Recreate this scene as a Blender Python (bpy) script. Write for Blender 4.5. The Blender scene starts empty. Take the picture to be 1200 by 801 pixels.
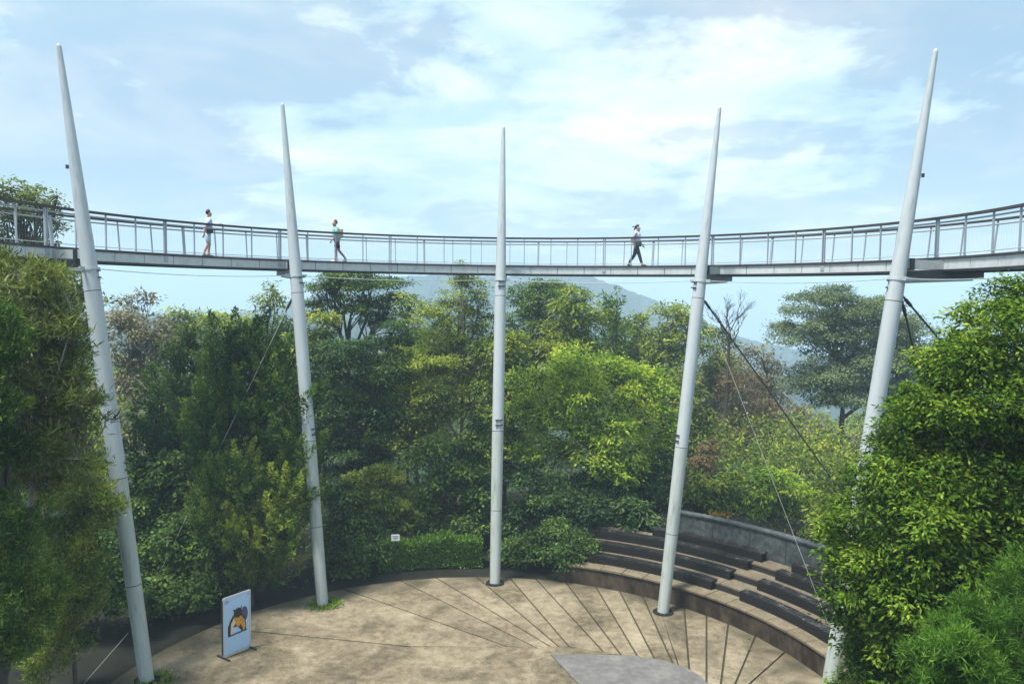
import bpy, math, random
import numpy as np
from mathutils import Vector, Matrix, Quaternion

# ------------------------------------------------------------------ camera, world, sun, exposure
SC = bpy.context.scene
COL = SC.collection
R_ = math.radians
rng = np.random.default_rng(7)
FPX, PITCH, ROLL, EYE = 927.3143, .0597, -.013, 11.4353
_cp, _sp, _cr, _sr = math.cos(PITCH), math.sin(PITCH), math.cos(ROLL), math.sin(ROLL)
RIGHT = np.array([_cr, -_sr*_sp, -_sr*_cp])
UP = np.array([_sr, _cr*_sp, _cr*_cp])
FWD = np.array([0, _cp, -_sp])
ORIGIN = np.array([0, 0, EYE])
cam_data = bpy.data.cameras.new('camera')
cam = bpy.data.objects.new('camera', cam_data); COL.objects.link(cam); SC.camera = cam
cam_data.sensor_width = 36; cam_data.lens = FPX/1200*36
cam_data.clip_start = .1; cam_data.clip_end = 6000
cam.matrix_world = Matrix(((RIGHT[0], UP[0], -FWD[0], 0), (RIGHT[1], UP[1], -FWD[1], 0), (RIGHT[2], UP[2], -FWD[2], EYE), (0, 0, 0, 1)))

SUN_DIR = Vector((-.30, -.20, .93)).normalized()        # towards the sun
SUN_EL = math.asin(SUN_DIR.z); SUN_AZ = math.atan2(SUN_DIR.x, SUN_DIR.y)
sun_data = bpy.data.lights.new('sun', 'SUN'); sun_data.energy = 3.6; sun_data.angle = R_(12); sun_data.color = (1, .955, .88)
sun = bpy.data.objects.new('sun', sun_data); COL.objects.link(sun)
sun.rotation_euler = (-SUN_DIR).to_track_quat('-Z', 'Y').to_euler()

SKY_STRENGTH = .055
CLOUD_STRENGTH = .41

def build_world():
    w = bpy.data.worlds.new('World'); SC.world = w; w.use_nodes = True
    nt = w.node_tree; nt.nodes.clear(); N = nt.nodes.new; L = nt.links.new
    out = N('ShaderNodeOutputWorld'); sky = N('ShaderNodeTexSky'); sky.sky_type = 'NISHITA'; sky.sun_disc = False
    sky.sun_elevation = SUN_EL; sky.sun_rotation = SUN_AZ; sky.altitude = 700; sky.air_density = 1.0; sky.dust_density = .8; sky.ozone_density = 1.5
    bsky = N('ShaderNodeBackground'); bsky.inputs[1].default_value = SKY_STRENGTH; L(sky.outputs[0], bsky.inputs[0])
    bcl = N('ShaderNodeBackground'); bcl.inputs[1].default_value = CLOUD_STRENGTH
    tc = N('ShaderNodeTexCoord'); sep = N('ShaderNodeSeparateXYZ'); L(tc.outputs['Generated'], sep.inputs[0])
    def math_(op, a, b=None, c=None):
        m = N('ShaderNodeMath'); m.operation = op
        for i, v in enumerate((a, b, c)):
            if v is None: continue
            if isinstance(v, (int, float)): m.inputs[i].default_value = v
            else: L(v, m.inputs[i])
        return m.outputs[0]
    # clouds lie on a layer above the place: direction over elevation
    el = math_('ADD', math_('MAXIMUM', sep.outputs[2], 0.0), .16)
    u = math_('DIVIDE', sep.outputs[0], el); v = math_('DIVIDE', sep.outputs[1], el)
    comb = N('ShaderNodeCombineXYZ'); L(u, comb.inputs[0]); L(v, comb.inputs[1])
    def noise(scale, det, rough, off, dist=0.0):
        mp = N('ShaderNodeMapping'); mp.inputs['Location'].default_value = off; L(comb.outputs[0], mp.inputs[0])
        n = N('ShaderNodeTexNoise'); n.inputs['Scale'].default_value = scale; n.inputs['Detail'].default_value = det
        n.inputs['Roughness'].default_value = rough; n.inputs['Distortion'].default_value = dist; L(mp.outputs[0], n.inputs['Vector']); return n.outputs['Fac']
    def ramp(fac, a, b):
        m = N('ShaderNodeMapRange'); m.interpolation_type = 'SMOOTHSTEP'; L(fac, m.inputs[0]); m.inputs[1].default_value = a; m.inputs[2].default_value = b; return m.outputs[0]
    big = noise(.42, 7, .52, (-10.48, 1.77, -5.20), .5)
    small = noise(1.7, 9, .60, (4.16, 5.03, -17.38), .3)
    veil = noise(.25, 4, .5, (-10.63, 19.83, -1.19))
    dens = math_('ADD', math_('MULTIPLY', big, .60), math_('MULTIPLY', small, .40))
    fac = ramp(dens, .45, .55)
    fac = math_('MAXIMUM', math_('MULTIPLY', fac, .93), math_('ADD', math_('MULTIPLY', ramp(veil, .30, .7), .35), .40))
    fac = math_('MAXIMUM', fac, math_('MULTIPLY', ramp(sep.outputs[2], .16, -.02), .9))       # thin cloud thickens towards the horizon
    cr = N('ShaderNodeValToRGB'); e = cr.color_ramp.elements
    e[0].position = .30; e[0].color = (.58, .98, 1.27, 1); e[1].position = .62; e[1].color = (1.36, 1.43, 1.43, 1)
    e2 = e.new(.47); e2.color = (.78, 1.08, 1.25, 1)
    sh = noise(1.5, 8, .60, (-19.47, 13.50, -9.63), .6)
    L(math_('ADD', math_('MULTIPLY', sh, .55), math_('MULTIPLY', dens, .45)), cr.inputs[0])
    L(cr.outputs[0], bcl.inputs[0])
    mix = N('ShaderNodeMixShader'); L(fac, mix.inputs[0]); L(bsky.outputs[0], mix.inputs[1]); L(bcl.outputs[0], mix.inputs[2]); L(mix.outputs[0], out.inputs[0])
build_world()
SC.view_settings.view_transform = 'Standard'; SC.view_settings.look = 'None'; SC.view_settings.gamma = 1; SC.view_settings.exposure = 1.14
SC.view_settings.use_curve_mapping = False
SC.cycles.use_denoising = True
SC.cycles.max_bounces = 6; SC.cycles.diffuse_bounces = 3; SC.cycles.glossy_bounces = 2; SC.cycles.transmission_bounces = 3
SC.cycles.volume_bounces = 1; SC.cycles.transparent_max_bounces = 4

# ------------------------------------------------------------------ where a pixel of the photograph lies in the place
def ray(x, y): return FWD + RIGHT*(x-600)/FPX - UP*(y-400.5)/FPX
def gp(x, y, z=0.0):
    r = ray(x, y); return ORIGIN + r*((z-EYE)/r[2])
def dp(x, y, d):
    r = ray(x, y); return ORIGIN + r*(d/r[1])

# ------------------------------------------------------------------ materials
def principled(name):
    m = bpy.data.materials.new(name); m.use_nodes = True
    return m, m.node_tree, m.node_tree.nodes['Principled BSDF']
def flat(name, col, rough=.5, metal=0.0, spec=.5):
    m, nt, p = principled(name)
    p.inputs['Base Color'].default_value = (*col, 1); p.inputs['Roughness'].default_value = rough; p.inputs['Metallic'].default_value = metal
    p.inputs['Specular IOR Level'].default_value = spec
    return m
def mottled(name, stops, scale=2.0, rough=.8, bump=.0, detail=8, scale2=None, stretch=(1, 1, 1), spec=.3, bump_scale=None, contrast=None):
    """noise-driven colour with two scales, optional bump"""
    m, nt, p = principled(name); N = nt.nodes.new; L = nt.links.new
    tc = N('ShaderNodeTexCoord'); mp = N('ShaderNodeMapping'); mp.inputs['Scale'].default_value = stretch; L(tc.outputs['Object'], mp.inputs[0])
    n1 = N('ShaderNodeTexNoise'); n1.inputs['Scale'].default_value = scale; n1.inputs['Detail'].default_value = detail; n1.inputs['Roughness'].default_value = .62; L(mp.outputs[0], n1.inputs['Vector'])
    n2 = N('ShaderNodeTexNoise'); n2.inputs['Scale'].default_value = scale2 or scale*5.3; n2.inputs['Detail'].default_value = 5; L(mp.outputs[0], n2.inputs['Vector'])
    mx = N('ShaderNodeMath'); mx.operation = 'MULTIPLY_ADD'; L(n2.outputs['Fac'], mx.inputs[0]); mx.inputs[1].default_value = .4
    m2 = N('ShaderNodeMath'); m2.operation = 'MULTIPLY'; L(n1.outputs['Fac'], m2.inputs[0]); m2.inputs[1].default_value = .6; L(m2.outputs[0], mx.inputs[2])
    cr = N('ShaderNodeValToRGB'); el = cr.color_ramp.elements
    for i, (pos, c) in enumerate(stops):
        e = el[i] if i < 2 else el.new(pos)
        e.position = pos; e.color = (*c, 1)
    L(mx.outputs[0], cr.inputs[0]); L(cr.outputs[0], p.inputs['Base Color'])
    p.inputs['Roughness'].default_value = rough; p.inputs['Specular IOR Level'].default_value = spec
    if bump:
        b = N('ShaderNodeBump'); b.inputs['Strength'].default_value = bump; b.inputs['Distance'].default_value = .02
        L(mx.outputs[0], b.inputs['Height']); L(b.outputs[0], p.inputs['Normal'])
    return m
def leaf_mat(name, dark, mid, light, trans=.30, rough=.5, spec=.35):
    trans, spec = trans+.10, spec*.5
    m, nt, p = principled(name); N = nt.nodes.new; L = nt.links.new
    a = N('ShaderNodeAttribute'); a.attribute_name = 'tint'
    cr = N('ShaderNodeValToRGB'); el = cr.color_ramp.elements
    el[0].position = .08; el[0].color = (*dark, 1); el[1].position = .92; el[1].color = (*light, 1)
    e = el.new(.5); e.color = (*mid, 1)
    L(a.outputs['Fac'], cr.inputs[0]); L(cr.outputs[0], p.inputs['Base Color'])
    p.inputs['Roughness'].default_value = rough; p.inputs['Specular IOR Level'].default_value = spec
    t = N('ShaderNodeBsdfTranslucent'); L(cr.outputs[0], t.inputs[0])
    mx = N('ShaderNodeMixShader'); mx.inputs[0].default_value = trans
    out = nt.nodes['Material Output']
    L(p.outputs[0], mx.inputs[1]); L(t.outputs[0], mx.inputs[2]); L(mx.outputs[0], out.inputs[0])
    return m

M = {}
M['mast'] = mottled('mast_paint', [(.34, (.29, .33, .34)), (.46, (.41, .45, .465)), (.7, (.47, .505, .515))], 1.5, .6, 0, stretch=(2.5, 2.5, .35), spec=.25)
M['mast_dirty'] = mottled('mast_paint_weathered', [(.34, (.22, .25, .21)), (.46, (.36, .40, .375)), (.72, (.46, .49, .49))], 1.2, .65, 0, stretch=(2.5, 2.5, .3), spec=.25)
M['seam'] = flat('seam_dark', (.05, .055, .055), .7)
M['pit'] = flat('dark_sleeve', (.012, .013, .012), .9, spec=.2)
M['steel_dark'] = flat('dark_steel', (.035, .038, .042), .45, .3)
M['bolt'] = flat('bolt_steel', (.07, .065, .06), .5, .5)
M['galv'] = mottled('galvanised_steel', [(.3, (.30, .33, .34)), (.7, (.47, .50, .50))], 3, .42, 0, spec=.5)
M['fascia'] = mottled('fascia_concrete_grey', [(.25, (.34, .36, .35)), (.5, (.54, .57, .57)), (.8, (.64, .66, .65))], 1.6, .7, .1, stretch=(1, 1, .6))
M['deck'] = mottled('deck_boards', [(.3, (.10, .085, .07)), (.7, (.2, .17, .14))], 3, .8, .1)
M['handrail'] = mottled('dark_timber_rail', [(.3, (.03, .025, .024)), (.7, (.075, .06, .055))], 4, .45, 0)
M['post'] = flat('post_grey', (.36, .40, .43), .45, .2)
M['wire'] = flat('stainless_wire', (.34, .36, .38), .4, .6)
M['cable_dark'] = flat('cable_dark', (.04, .042, .045), .5, .3)
M['cable_light'] = flat('cable_light', (.42, .42, .38), .5, .3)
def concrete_floor():
    m, nt, p = principled('plaza_concrete'); N = nt.nodes.new; L = nt.links.new
    geo = N('ShaderNodeNewGeometry')
    def noise(sc, det, rough, dist=0):
        n = N('ShaderNodeTexNoise'); n.inputs['Scale'].default_value = sc; n.inputs['Detail'].default_value = det; n.inputs['Roughness'].default_value = rough; n.inputs['Distortion'].default_value = dist; L(geo.outputs['Position'], n.inputs['Vector']); return n.outputs['Fac']
    def op(o, a, b):
        q = N('ShaderNodeMath'); q.operation = o
        for i, v in enumerate((a, b)):
            if isinstance(v, (int, float)): q.inputs[i].default_value = v
            else: L(v, q.inputs[i])
        return q.outputs[0]
    base = op('ADD', op('MULTIPLY', noise(.55, 9, .68, .6), .50), op('ADD', op('MULTIPLY', noise(3.6, 8, .7), .32), op('MULTIPLY', noise(19, 3, .6), .18)))
    cr = N('ShaderNodeValToRGB'); el = cr.color_ramp.elements
    el[0].position = .36; el[0].color = (.046, .038, .025, 1); el[1].position = .64; el[1].color = (.32, .275, .19, 1)
    for pos, c in ((.45, (.120, .098, .061)), (.53, (.21, .173, .116))):
        e = el.new(pos); e.color = (*c, 1)
    oi = N('ShaderNodeObjectInfo')
    tone = op('ADD', base, op('MULTIPLY', op('SUBTRACT', oi.outputs['Random'], .5), .06))
    L(tone, cr.inputs[0])
    # moss and damp creeping in from the rim
    v = N('ShaderNodeVectorMath'); v.operation = 'DISTANCE'; L(geo.outputs['Position'], v.inputs[0]); v.inputs[1].default_value = (-.924, 20.674, 0)
    mr = N('ShaderNodeMapRange'); mr.interpolation_type = 'SMOOTHSTEP'; L(op('ADD', v.outputs['Value'], op('MULTIPLY', op('SUBTRACT', noise(.9, 6, .65), .5), 4.5)), mr.inputs[0]); mr.inputs[1].default_value = 9.7; mr.inputs[2].default_value = 11.2
    mx = N('ShaderNodeMix'); mx.data_type = 'RGBA'; L(op('MULTIPLY', mr.outputs[0], .72), mx.inputs[0]); L(cr.outputs[0], mx.inputs[6]); mx.inputs[7].default_value = (.030, .031, .016, 1)
    L(mx.outputs[2], p.inputs['Base Color'])
    p.inputs['Roughness'].default_value = .8; p.inputs['Specular IOR Level'].default_value = .3
    b = N('ShaderNodeBump'); b.inputs['Strength'].default_value = .35; b.inputs['Distance'].default_value = .02; L(base, b.inputs['Height']); L(b.outputs[0], p.inputs['Normal'])
    return m
M['concrete'] = concrete_floor()
M['groove'] = mottled('joint_soil', [(.3, (.025, .022, .012)), (.7, (.06, .055, .03))], 4, .9)
M['patch'] = mottled('grey_paving', [(.3, (.085, .08, .075)), (.5, (.13, .125, .12)), (.66, (.19, .18, .17))], 1.0, .75, .1)
M['wall_brown'] = mottled('stained_wall', [(.30, (.010, .007, .004)), (.46, (.030, .021, .013)), (.56, (.065, .047, .030)), (.74, (.11, .085, .058))], .8, .8, .3, stretch=(1, 1, .5))
M['coping'] = mottled('coping_concrete', [(.3, (.09, .072, .042)), (.55, (.17, .14, .092)), (.75, (.24, .205, .145))], 1.6, .8, .2)
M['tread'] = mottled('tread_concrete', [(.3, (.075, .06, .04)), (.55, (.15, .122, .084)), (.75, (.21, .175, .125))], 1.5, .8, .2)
M['riser'] = flat('dark_riser', (.02, .018, .016), .8)  # risers near-black all over, far darker than the treads
M['bench'] = mottled('wet_black_timber', [(.3, (.010, .009, .009)), (.55, (.014, .013, .013)), (.8, (.03, .028, .026))], 2.5, .6, .1, stretch=(1, 1, 4), spec=.25)
M['bench_top'] = mottled('wet_worn_timber_glints', [(.40, (.007, .007, .007)), (.52, (.016, .015, .014)), (.60, (.06, .056, .05)), (.68, (.26, .245, .225))], 2.6, .5, .1, spec=.35, stretch=(1, 1, 1))  # pale patches paint the glints of wet slats into the colour
M['side_wall'] = mottled('wall_painted_shade', [(.25, (.02, .028, .027)), (.5, (.045, .055, .054)), (.75, (.08, .09, .088))], .9, .85, .2)  # wall grey darkened to stand for shade; no object uses it
M['rear_wall'] = mottled('mossy_grey_wall', [(.33, (.012, .017, .017)), (.48, (.045, .057, .058)), (.70, (.12, .135, .135))], 1.1, .85, .2)
M['soil'] = mottled('shade_dark_soil', [(.3, (.004, .0045, .003)), (.5, (.009, .010, .006)), (.75, (.02, .022, .011))], .5, .95, .4)  # shade under the trees is put into this near-black soil
M['hill'] = mottled('forest_hill', [(.3, (.010, .024, .020)), (.5, (.026, .050, .036)), (.72, (.06, .10, .055))], .09, .9, 0, scale2=.5)
M['bark'] = mottled('bark', [(.3, (.03, .025, .018)), (.7, (.10, .085, .065))], 4, .9, .4, stretch=(1, 1, .25))
M['bark_pale'] = mottled('pale_bark', [(.3, (.13, .12, .10)), (.7, (.32, .29, .25))], 4, .9, .3, stretch=(1, 1, .25))
# leaf colours by kind: dark, mid, light; dark ends lowered to deepen crown shadows
M['leaf_glossy'] = leaf_mat('leaf_glossy', (0.016, 0.044, 0.005), (0.108, 0.208, 0.017), (0.340, 0.444, 0.053), .30, .5, .25)
M['leaf_pine'] = leaf_mat('leaf_pine', (0.034, 0.093, 0.013), (0.103, 0.232, 0.024), (0.224, 0.372, 0.050), .28, .5)
M['leaf_olive'] = leaf_mat('leaf_olive', (0.042, 0.054, 0.013), (0.148, 0.197, 0.034), (0.333, 0.392, 0.103), .28, .55)
M['leaf_bright'] = leaf_mat('leaf_bright', (0.040, 0.091, 0.011), (0.209, 0.352, 0.033), (0.514, 0.598, 0.065), .34, .5)
M['leaf_mid'] = leaf_mat('leaf_mid', (0.034, 0.072, 0.013), (0.148, 0.230, 0.030), (0.423, 0.455, 0.056), .28, .5)
M['leaf_dark'] = leaf_mat('leaf_dark', (0.017, 0.042, 0.009), (0.069, 0.135, 0.025), (0.200, 0.298, 0.046), .22, .5)
M['leaf_blue'] = leaf_mat('leaf_blue', (0.012, 0.033, 0.012), (0.043, 0.096, 0.028), (0.139, 0.221, 0.051), .22, .5)
M['leaf_cypress'] = leaf_mat('leaf_cypress', (0.013, 0.038, 0.007), (0.054, 0.120, 0.017), (0.199, 0.298, 0.032), .22, .55)
M['leaf_cypress_gold'] = leaf_mat('leaf_cypress_gold', (0.021, 0.057, 0.008), (0.121, 0.210, 0.022), (0.337, 0.403, 0.055), .25, .55)
M['leaf_yellow'] = leaf_mat('leaf_yellow', (0.063, 0.106, 0.015), (0.250, 0.333, 0.040), (0.570, 0.623, 0.110), .32, .5)
M['leaf_hazy'] = leaf_mat('leaf_hazy', (0.046, 0.075, 0.034), (0.124, 0.181, 0.078), (0.208, 0.269, 0.120), .25, .6)  # paler, greyer green: haze put into the leaf colour
M['leaf_grey'] = leaf_mat('leaf_grey', (0.112, 0.112, 0.063), (0.213, 0.206, 0.115), (0.338, 0.312, 0.196), .25, .6)
M['leaf_brown'] = leaf_mat('leaf_brown', (0.106, 0.068, 0.037), (0.201, 0.141, 0.069), (0.287, 0.245, 0.113), .25, .6)
M['leaf_hedge'] = leaf_mat('leaf_hedge', (0.020, 0.057, 0.008), (0.092, 0.205, 0.021), (0.238, 0.395, 0.044), .25, .5)
M['leaf_red'] = leaf_mat('leaf_red', (0.125, 0.125, 0.034), (0.300, 0.175, 0.034), (0.475, 0.250, 0.057), .25, .5)
M['frond'] = leaf_mat('frond', (0.112, 0.150, 0.069), (0.237, 0.288, 0.138), (0.400, 0.438, 0.253), .3, .5)
M['sign_face'] = flat('sign_pale_blue', (.42, .60, .84), .35)
M['sign_frame'] = flat('sign_frame', (.62, .66, .68), .35, .5)
M['sign_foot'] = flat('sign_foot', (.02, .02, .025), .5)
M['white'] = flat('white_board', (.80, .80, .82), .4)
M['ink'] = flat('ink', (.03, .035, .05), .5)
M['print_black'] = flat('print_black', (.014, .014, .018), .4)
M['print_orange'] = mottled('print_orange', [(.35, (.42, .16, .02)), (.6, (.75, .36, .05))], 9, .4)
M['print_cream'] = flat('print_cream', (.72, .56, .38), .4)
M['print_purple'] = flat('print_purple', (.06, .06, .15), .4)
M['skin_tone'] = flat('skin', (.42, .26, .19), .5)
M['skin_tan'] = flat('skin_tan', (.36, .19, .12), .5)
M['hair_black'] = flat('hair_black', (.015, .012, .012), .5)
M['hair_brown'] = flat('hair_brown', (.15, .06, .03), .5)
M['shirt_lilac'] = flat('shirt_lilac', (.42, .52, .80), .8)
M['shorts_pale'] = flat('shorts_pale_blue', (.45, .60, .75), .8)
M['shirt_teal'] = flat('shirt_teal', (.25, .48, .45), .8)
M['pack_tan'] = flat('pack_tan', (.52, .34, .17), .8)
M['shorts_navy'] = flat('shorts_navy', (.02, .015, .07), .8)
M['top_lilac'] = flat('top_lilac', (.55, .56, .78), .8)
M['trousers'] = flat('trousers_dark', (.015, .022, .038), .8)
M['bag_green'] = flat('bag_dark_green', (.015, .05, .045), .6)
M['shoe'] = flat('shoe_dark', (.02, .02, .022), .6)
M['shoe_pale'] = flat('shoe_pale', (.6, .55, .5), .6)
M['cap'] = flat('cap_plum', (.07, .05, .08), .7)

# ------------------------------------------------------------------ mesh helpers
ORG = {}
def link(name, mesh, mat, parent=None):
    o = bpy.data.objects.new(name, mesh); COL.objects.link(o)
    if mat is not None and not mesh.materials: mesh.materials.append(mat)
    if parent is not None:
        o.parent = parent
        ORG[o] = ORG.get(parent, np.zeros(3))
    return o
def tag(o, label=None, cat=None, group=None, kind=None):
    if label: o['label'] = label
    if cat: o['category'] = cat
    if group: o['group'] = group
    if kind: o['kind'] = kind
    return o
def thing(name, label, cat, loc, group=None):
    o = bpy.data.objects.new(name, None); COL.objects.link(o)
    o.empty_display_size = .3
    o.location = tuple(float(v) for v in loc); ORG[o] = np.array(loc, float)
    return tag(o, label, cat, group)
def struct(name, loc=(0, 0, 0)):
    o = bpy.data.objects.new(name, None); COL.objects.link(o); o.location = loc; ORG[o] = np.array(loc, float); o['kind'] = 'structure'
    return o
def frame_of(d):
    d = d/np.linalg.norm(d)
    a = np.array([0, 0, 1.0]) if abs(d[2]) < .9 else np.array([1.0, 0, 0])
    s = np.cross(d, a); s /= np.linalg.norm(s)
    return d, s, np.cross(s, d)
class MB:
    def __init__(self): self.v = []; self.f = []; self.smooth = []
    def add(self, v, f, smooth=False):
        k = len(self.v); self.v.extend([tuple(map(float, p)) for p in v]); self.f.extend([tuple(i+k for i in q) for q in f]); self.smooth.extend([smooth]*len(f))
    def box(self, c, s, ax=None, bev=0):
        c = np.array(c, float); ax = np.eye(3) if ax is None else np.array(ax, float)
        h = np.array(s, float)/2
        v = [c + sx*h[0]*ax[0] + sy*h[1]*ax[1] + sz*h[2]*ax[2] for sx in (-1, 1) for sy in (-1, 1) for sz in (-1, 1)]
        self.add(v, [(0, 1, 3, 2), (4, 6, 7, 5), (0, 4, 5, 1), (2, 3, 7, 6), (0, 2, 6, 4), (1, 5, 7, 3)])
    def tube(self, pts, radii, n=8, cap=True, smooth=True):
        pts = [np.array(p, float) for p in pts]
        if np.isscalar(radii): radii = [radii]*len(pts)
        v = []; f = []
        d0, s, u = frame_of(pts[1]-pts[0])
        for i, p in enumerate(pts):
            d = pts[min(i+1, len(pts)-1)] - pts[max(i-1, 0)]
            d = d/(np.linalg.norm(d)+1e-9)
            s = s - d*np.dot(s, d); s /= np.linalg.norm(s)+1e-9; u = np.cross(d, s)
            for k in range(n):
                a = 2*math.pi*k/n; v.append(p + radii[i]*(math.cos(a)*s + math.sin(a)*u))
        for i in range(len(pts)-1):
            for k in range(n):
                k2 = (k+1) % n; f.append((i*n+k, i*n+k2, (i+1)*n+k2, (i+1)*n+k))
        self.add(v, f, smooth)
        if cap: 
            self.add(v[:n], [tuple(range(n-1, -1, -1))]); self.add(v[-n:], [tuple(range(n))])
    def arc(self, c, r0, r1, z0, z1, a0, a1, n=None, jitter=None):
        n = n or max(2, int(abs(a1-a0)/3))
        v = []; f = []
        for i in range(n+1):
            a = R_(a0+(a1-a0)*i/n); dx, dy = math.sin(a), math.cos(a)
            for r, z in ((r0, z0), (r1, z0), (r1, z1), (r0, z1)): v.append((c[0]+r*dx, c[1]+r*dy, z))
        for i in range(n):
            for k in range(4): f.append((i*4+k, (i+1)*4+k, (i+1)*4+(k+1) % 4, i*4+(k+1) % 4))
        f.append((0, 1, 2, 3)); f.append(tuple(n*4+k for k in (3, 2, 1, 0)))
        self.add(v, f)
    def prism(self, poly, z0, z1):
        n = len(poly); v = [(p[0], p[1], z0) for p in poly]+[(p[0], p[1], z1) for p in poly]
        self.add(v, [tuple(range(n-1, -1, -1)), tuple(range(n, 2*n))]+[(i, (i+1) % n, n+(i+1) % n, n+i) for i in range(n)])
    def mesh(self, name, org=(0, 0, 0)):
        me = bpy.data.meshes.new(name); o = np.array(org)
        me.from_pydata([tuple(np.array(p)-o) for p in self.v], [], self.f)
        me.polygons.foreach_set('use_smooth', self.smooth); me.update(); return me
    def build(self, name, mat, parent=None):
        return link(name, self.mesh(name, ORG.get(parent, np.zeros(3)) if parent is not None else (0, 0, 0)), mat, parent)
def fix_normals(o):
    import bmesh
    bm = bmesh.new(); bm.from_mesh(o.data); bmesh.ops.recalc_face_normals(bm, faces=bm.faces); bm.to_mesh(o.data); bm.free(); return o
def bevel(o, w, seg=2):
    m = o.modifiers.new('bevel', 'BEVEL'); m.width = w; m.segments = seg; m.limit_method = 'ANGLE'; m.angle_limit = R_(40); return o

# ------------------------------------------------------------------ terrain, hills
PC = np.array([-.924, 20.674]); PR = 10.8            # plaza centre and radius
RC = np.array([-.6955, 20.4754])                      # centre of the ring of masts
DC = np.array([-.5639, 20.4786]); DR = 13.2113        # centre and inner radius of the walkway
ZD = EYE + 1.2086                                     # walkway deck level
def smooth(x, a, b):
    t = np.clip((x-a)/(b-a), 0, 1); return t*t*(3-2*t)
def terrain(x, y):
    dx, dy = x-PC[0], y-PC[1]; r = np.hypot(dx, dy); a = np.degrees(np.arctan2(dx, dy))
    z = -.07 - .12*np.maximum(0, r-21)*smooth(r, 19, 26) - .35*np.maximum(0, r-125)
    bank = smooth(a, 14, 24)*(1-smooth(a, 118, 130))
    z = z + bank*1.75*smooth(r, 14.25, 15.2)*(1-smooth(r, 19, 26)*.0)
    lim = -150 + 2.5*np.sin(x*.011+1)*np.cos(y*.013)
    z = np.where(z < lim+4, lim + 4*np.exp((z-lim-4)/4.0), z)
    z = z + smooth(r, 14.5, 18)*(.18*np.sin(x*.9+.4*y)*np.sin(y*.7) + .12*np.sin(2.1*x-1.3*y))
    return z
def build_ground():
    rs = np.concatenate([np.linspace(0, 24, 49), 24*np.exp(np.linspace(0.02, math.log(2400/24), 76))])
    na = 240; v = []; f = []
    for r in rs:
        for k in range(na):
            a = 2*math.pi*k/na; v.append((PC[0]+r*math.sin(a), PC[1]+r*math.cos(a)))
    v = np.array(v); z = terrain(v[:, 0], v[:, 1])
    for i in range(len(rs)-1):
        for k in range(na): f.append((i*na+k, i*na+(k+1) % na, (i+1)*na+(k+1) % na, (i+1)*na+k))
    me = bpy.data.meshes.new('ground'); me.from_pydata(np.c_[v, z].tolist(), [], f); me.update()
    me.polygons.foreach_set('use_smooth', [True]*len(f))
    o = link('ground', me, M['soil']); me.materials.append(M['hill'])
    far = [i for i, p in enumerate(f) if p[0] >= na*52]
    mi = np.zeros(len(f), np.int32); mi[far] = 1; me.polygons.foreach_set('material_index', mi)
    tag(o, kind='structure')
build_ground()
def build_hills(name, dist, prof, depth, bump, seed):
    g = np.random.default_rng(seed)
    na, nr = 760, 36
    az = np.linspace(-75, 75, na)                                   # degrees from the view axis
    px = 600+FPX*np.tan(np.radians(np.clip(az, -60, 60)))
    ytop = np.interp(px, [p[0] for p in prof], [p[1] for p in prof])
    ztop = EYE+(345-ytop)/FPX*dist/np.cos(np.radians(np.clip(az, -40, 40)))*1.0
    V = []
    for j in range(nr):
        t = j/(nr-1)                                                 # 0 front foot, .6 crest, 1 back foot
        h = smooth(np.array(t), 0, .62) if t <= .62 else 1-.6*smooth(np.array(t), .62, 1)
        r = dist+(t-.62)*depth + 6*np.sin(az*.9+t*7)+4*np.sin(az*2.3)
        foot = -165
        spur = 1 + .015*np.sin(az*1.7+2*t)*(1-abs(t-.62))
        z = foot+(ztop-foot)*h*np.where(t < .6, spur, 1.0)
        z = z + g.normal(0, bump, na)*.42 + bump*.3*np.sin(az*6.1+j*.9)*np.sin(az*2.7+j*.35) + bump*.3*np.sin(az*14+j*1.7)
        V.append(np.c_[r*np.sin(np.radians(az)), r*np.cos(np.radians(az)), z])
    V = np.concatenate(V); f = [(j*na+i, j*na+i+1, (j+1)*na+i+1, (j+1)*na+i) for j in range(nr-1) for i in range(na-1)]
    me = bpy.data.meshes.new(name); me.from_pydata(V.tolist(), [], f); me.update()
    tag(link(name, me, M['hill']), kind='structure')
build_hills('hills', 820, [(-1500, 365), (-600, 350), (0, 366), (150, 366), (240, 372), (330, 360), (450, 327), (520, 323), (590, 324), (640, 321), (690, 322), (720, 333), (770, 350), (830, 374), (880, 391), (960, 402), (1060, 405), (1200, 408), (1700, 380), (2600, 370)], 420, 1.3, 3)
build_hills('hills', 480, [(-1500, 400), (0, 392), (200, 385), (420, 372), (500, 360), (560, 368), (700, 400), (800, 428), (900, 432), (980, 420), (1060, 424), (1200, 430), (1800, 410), (2600, 400)], 270, 1.3, 5)

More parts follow.
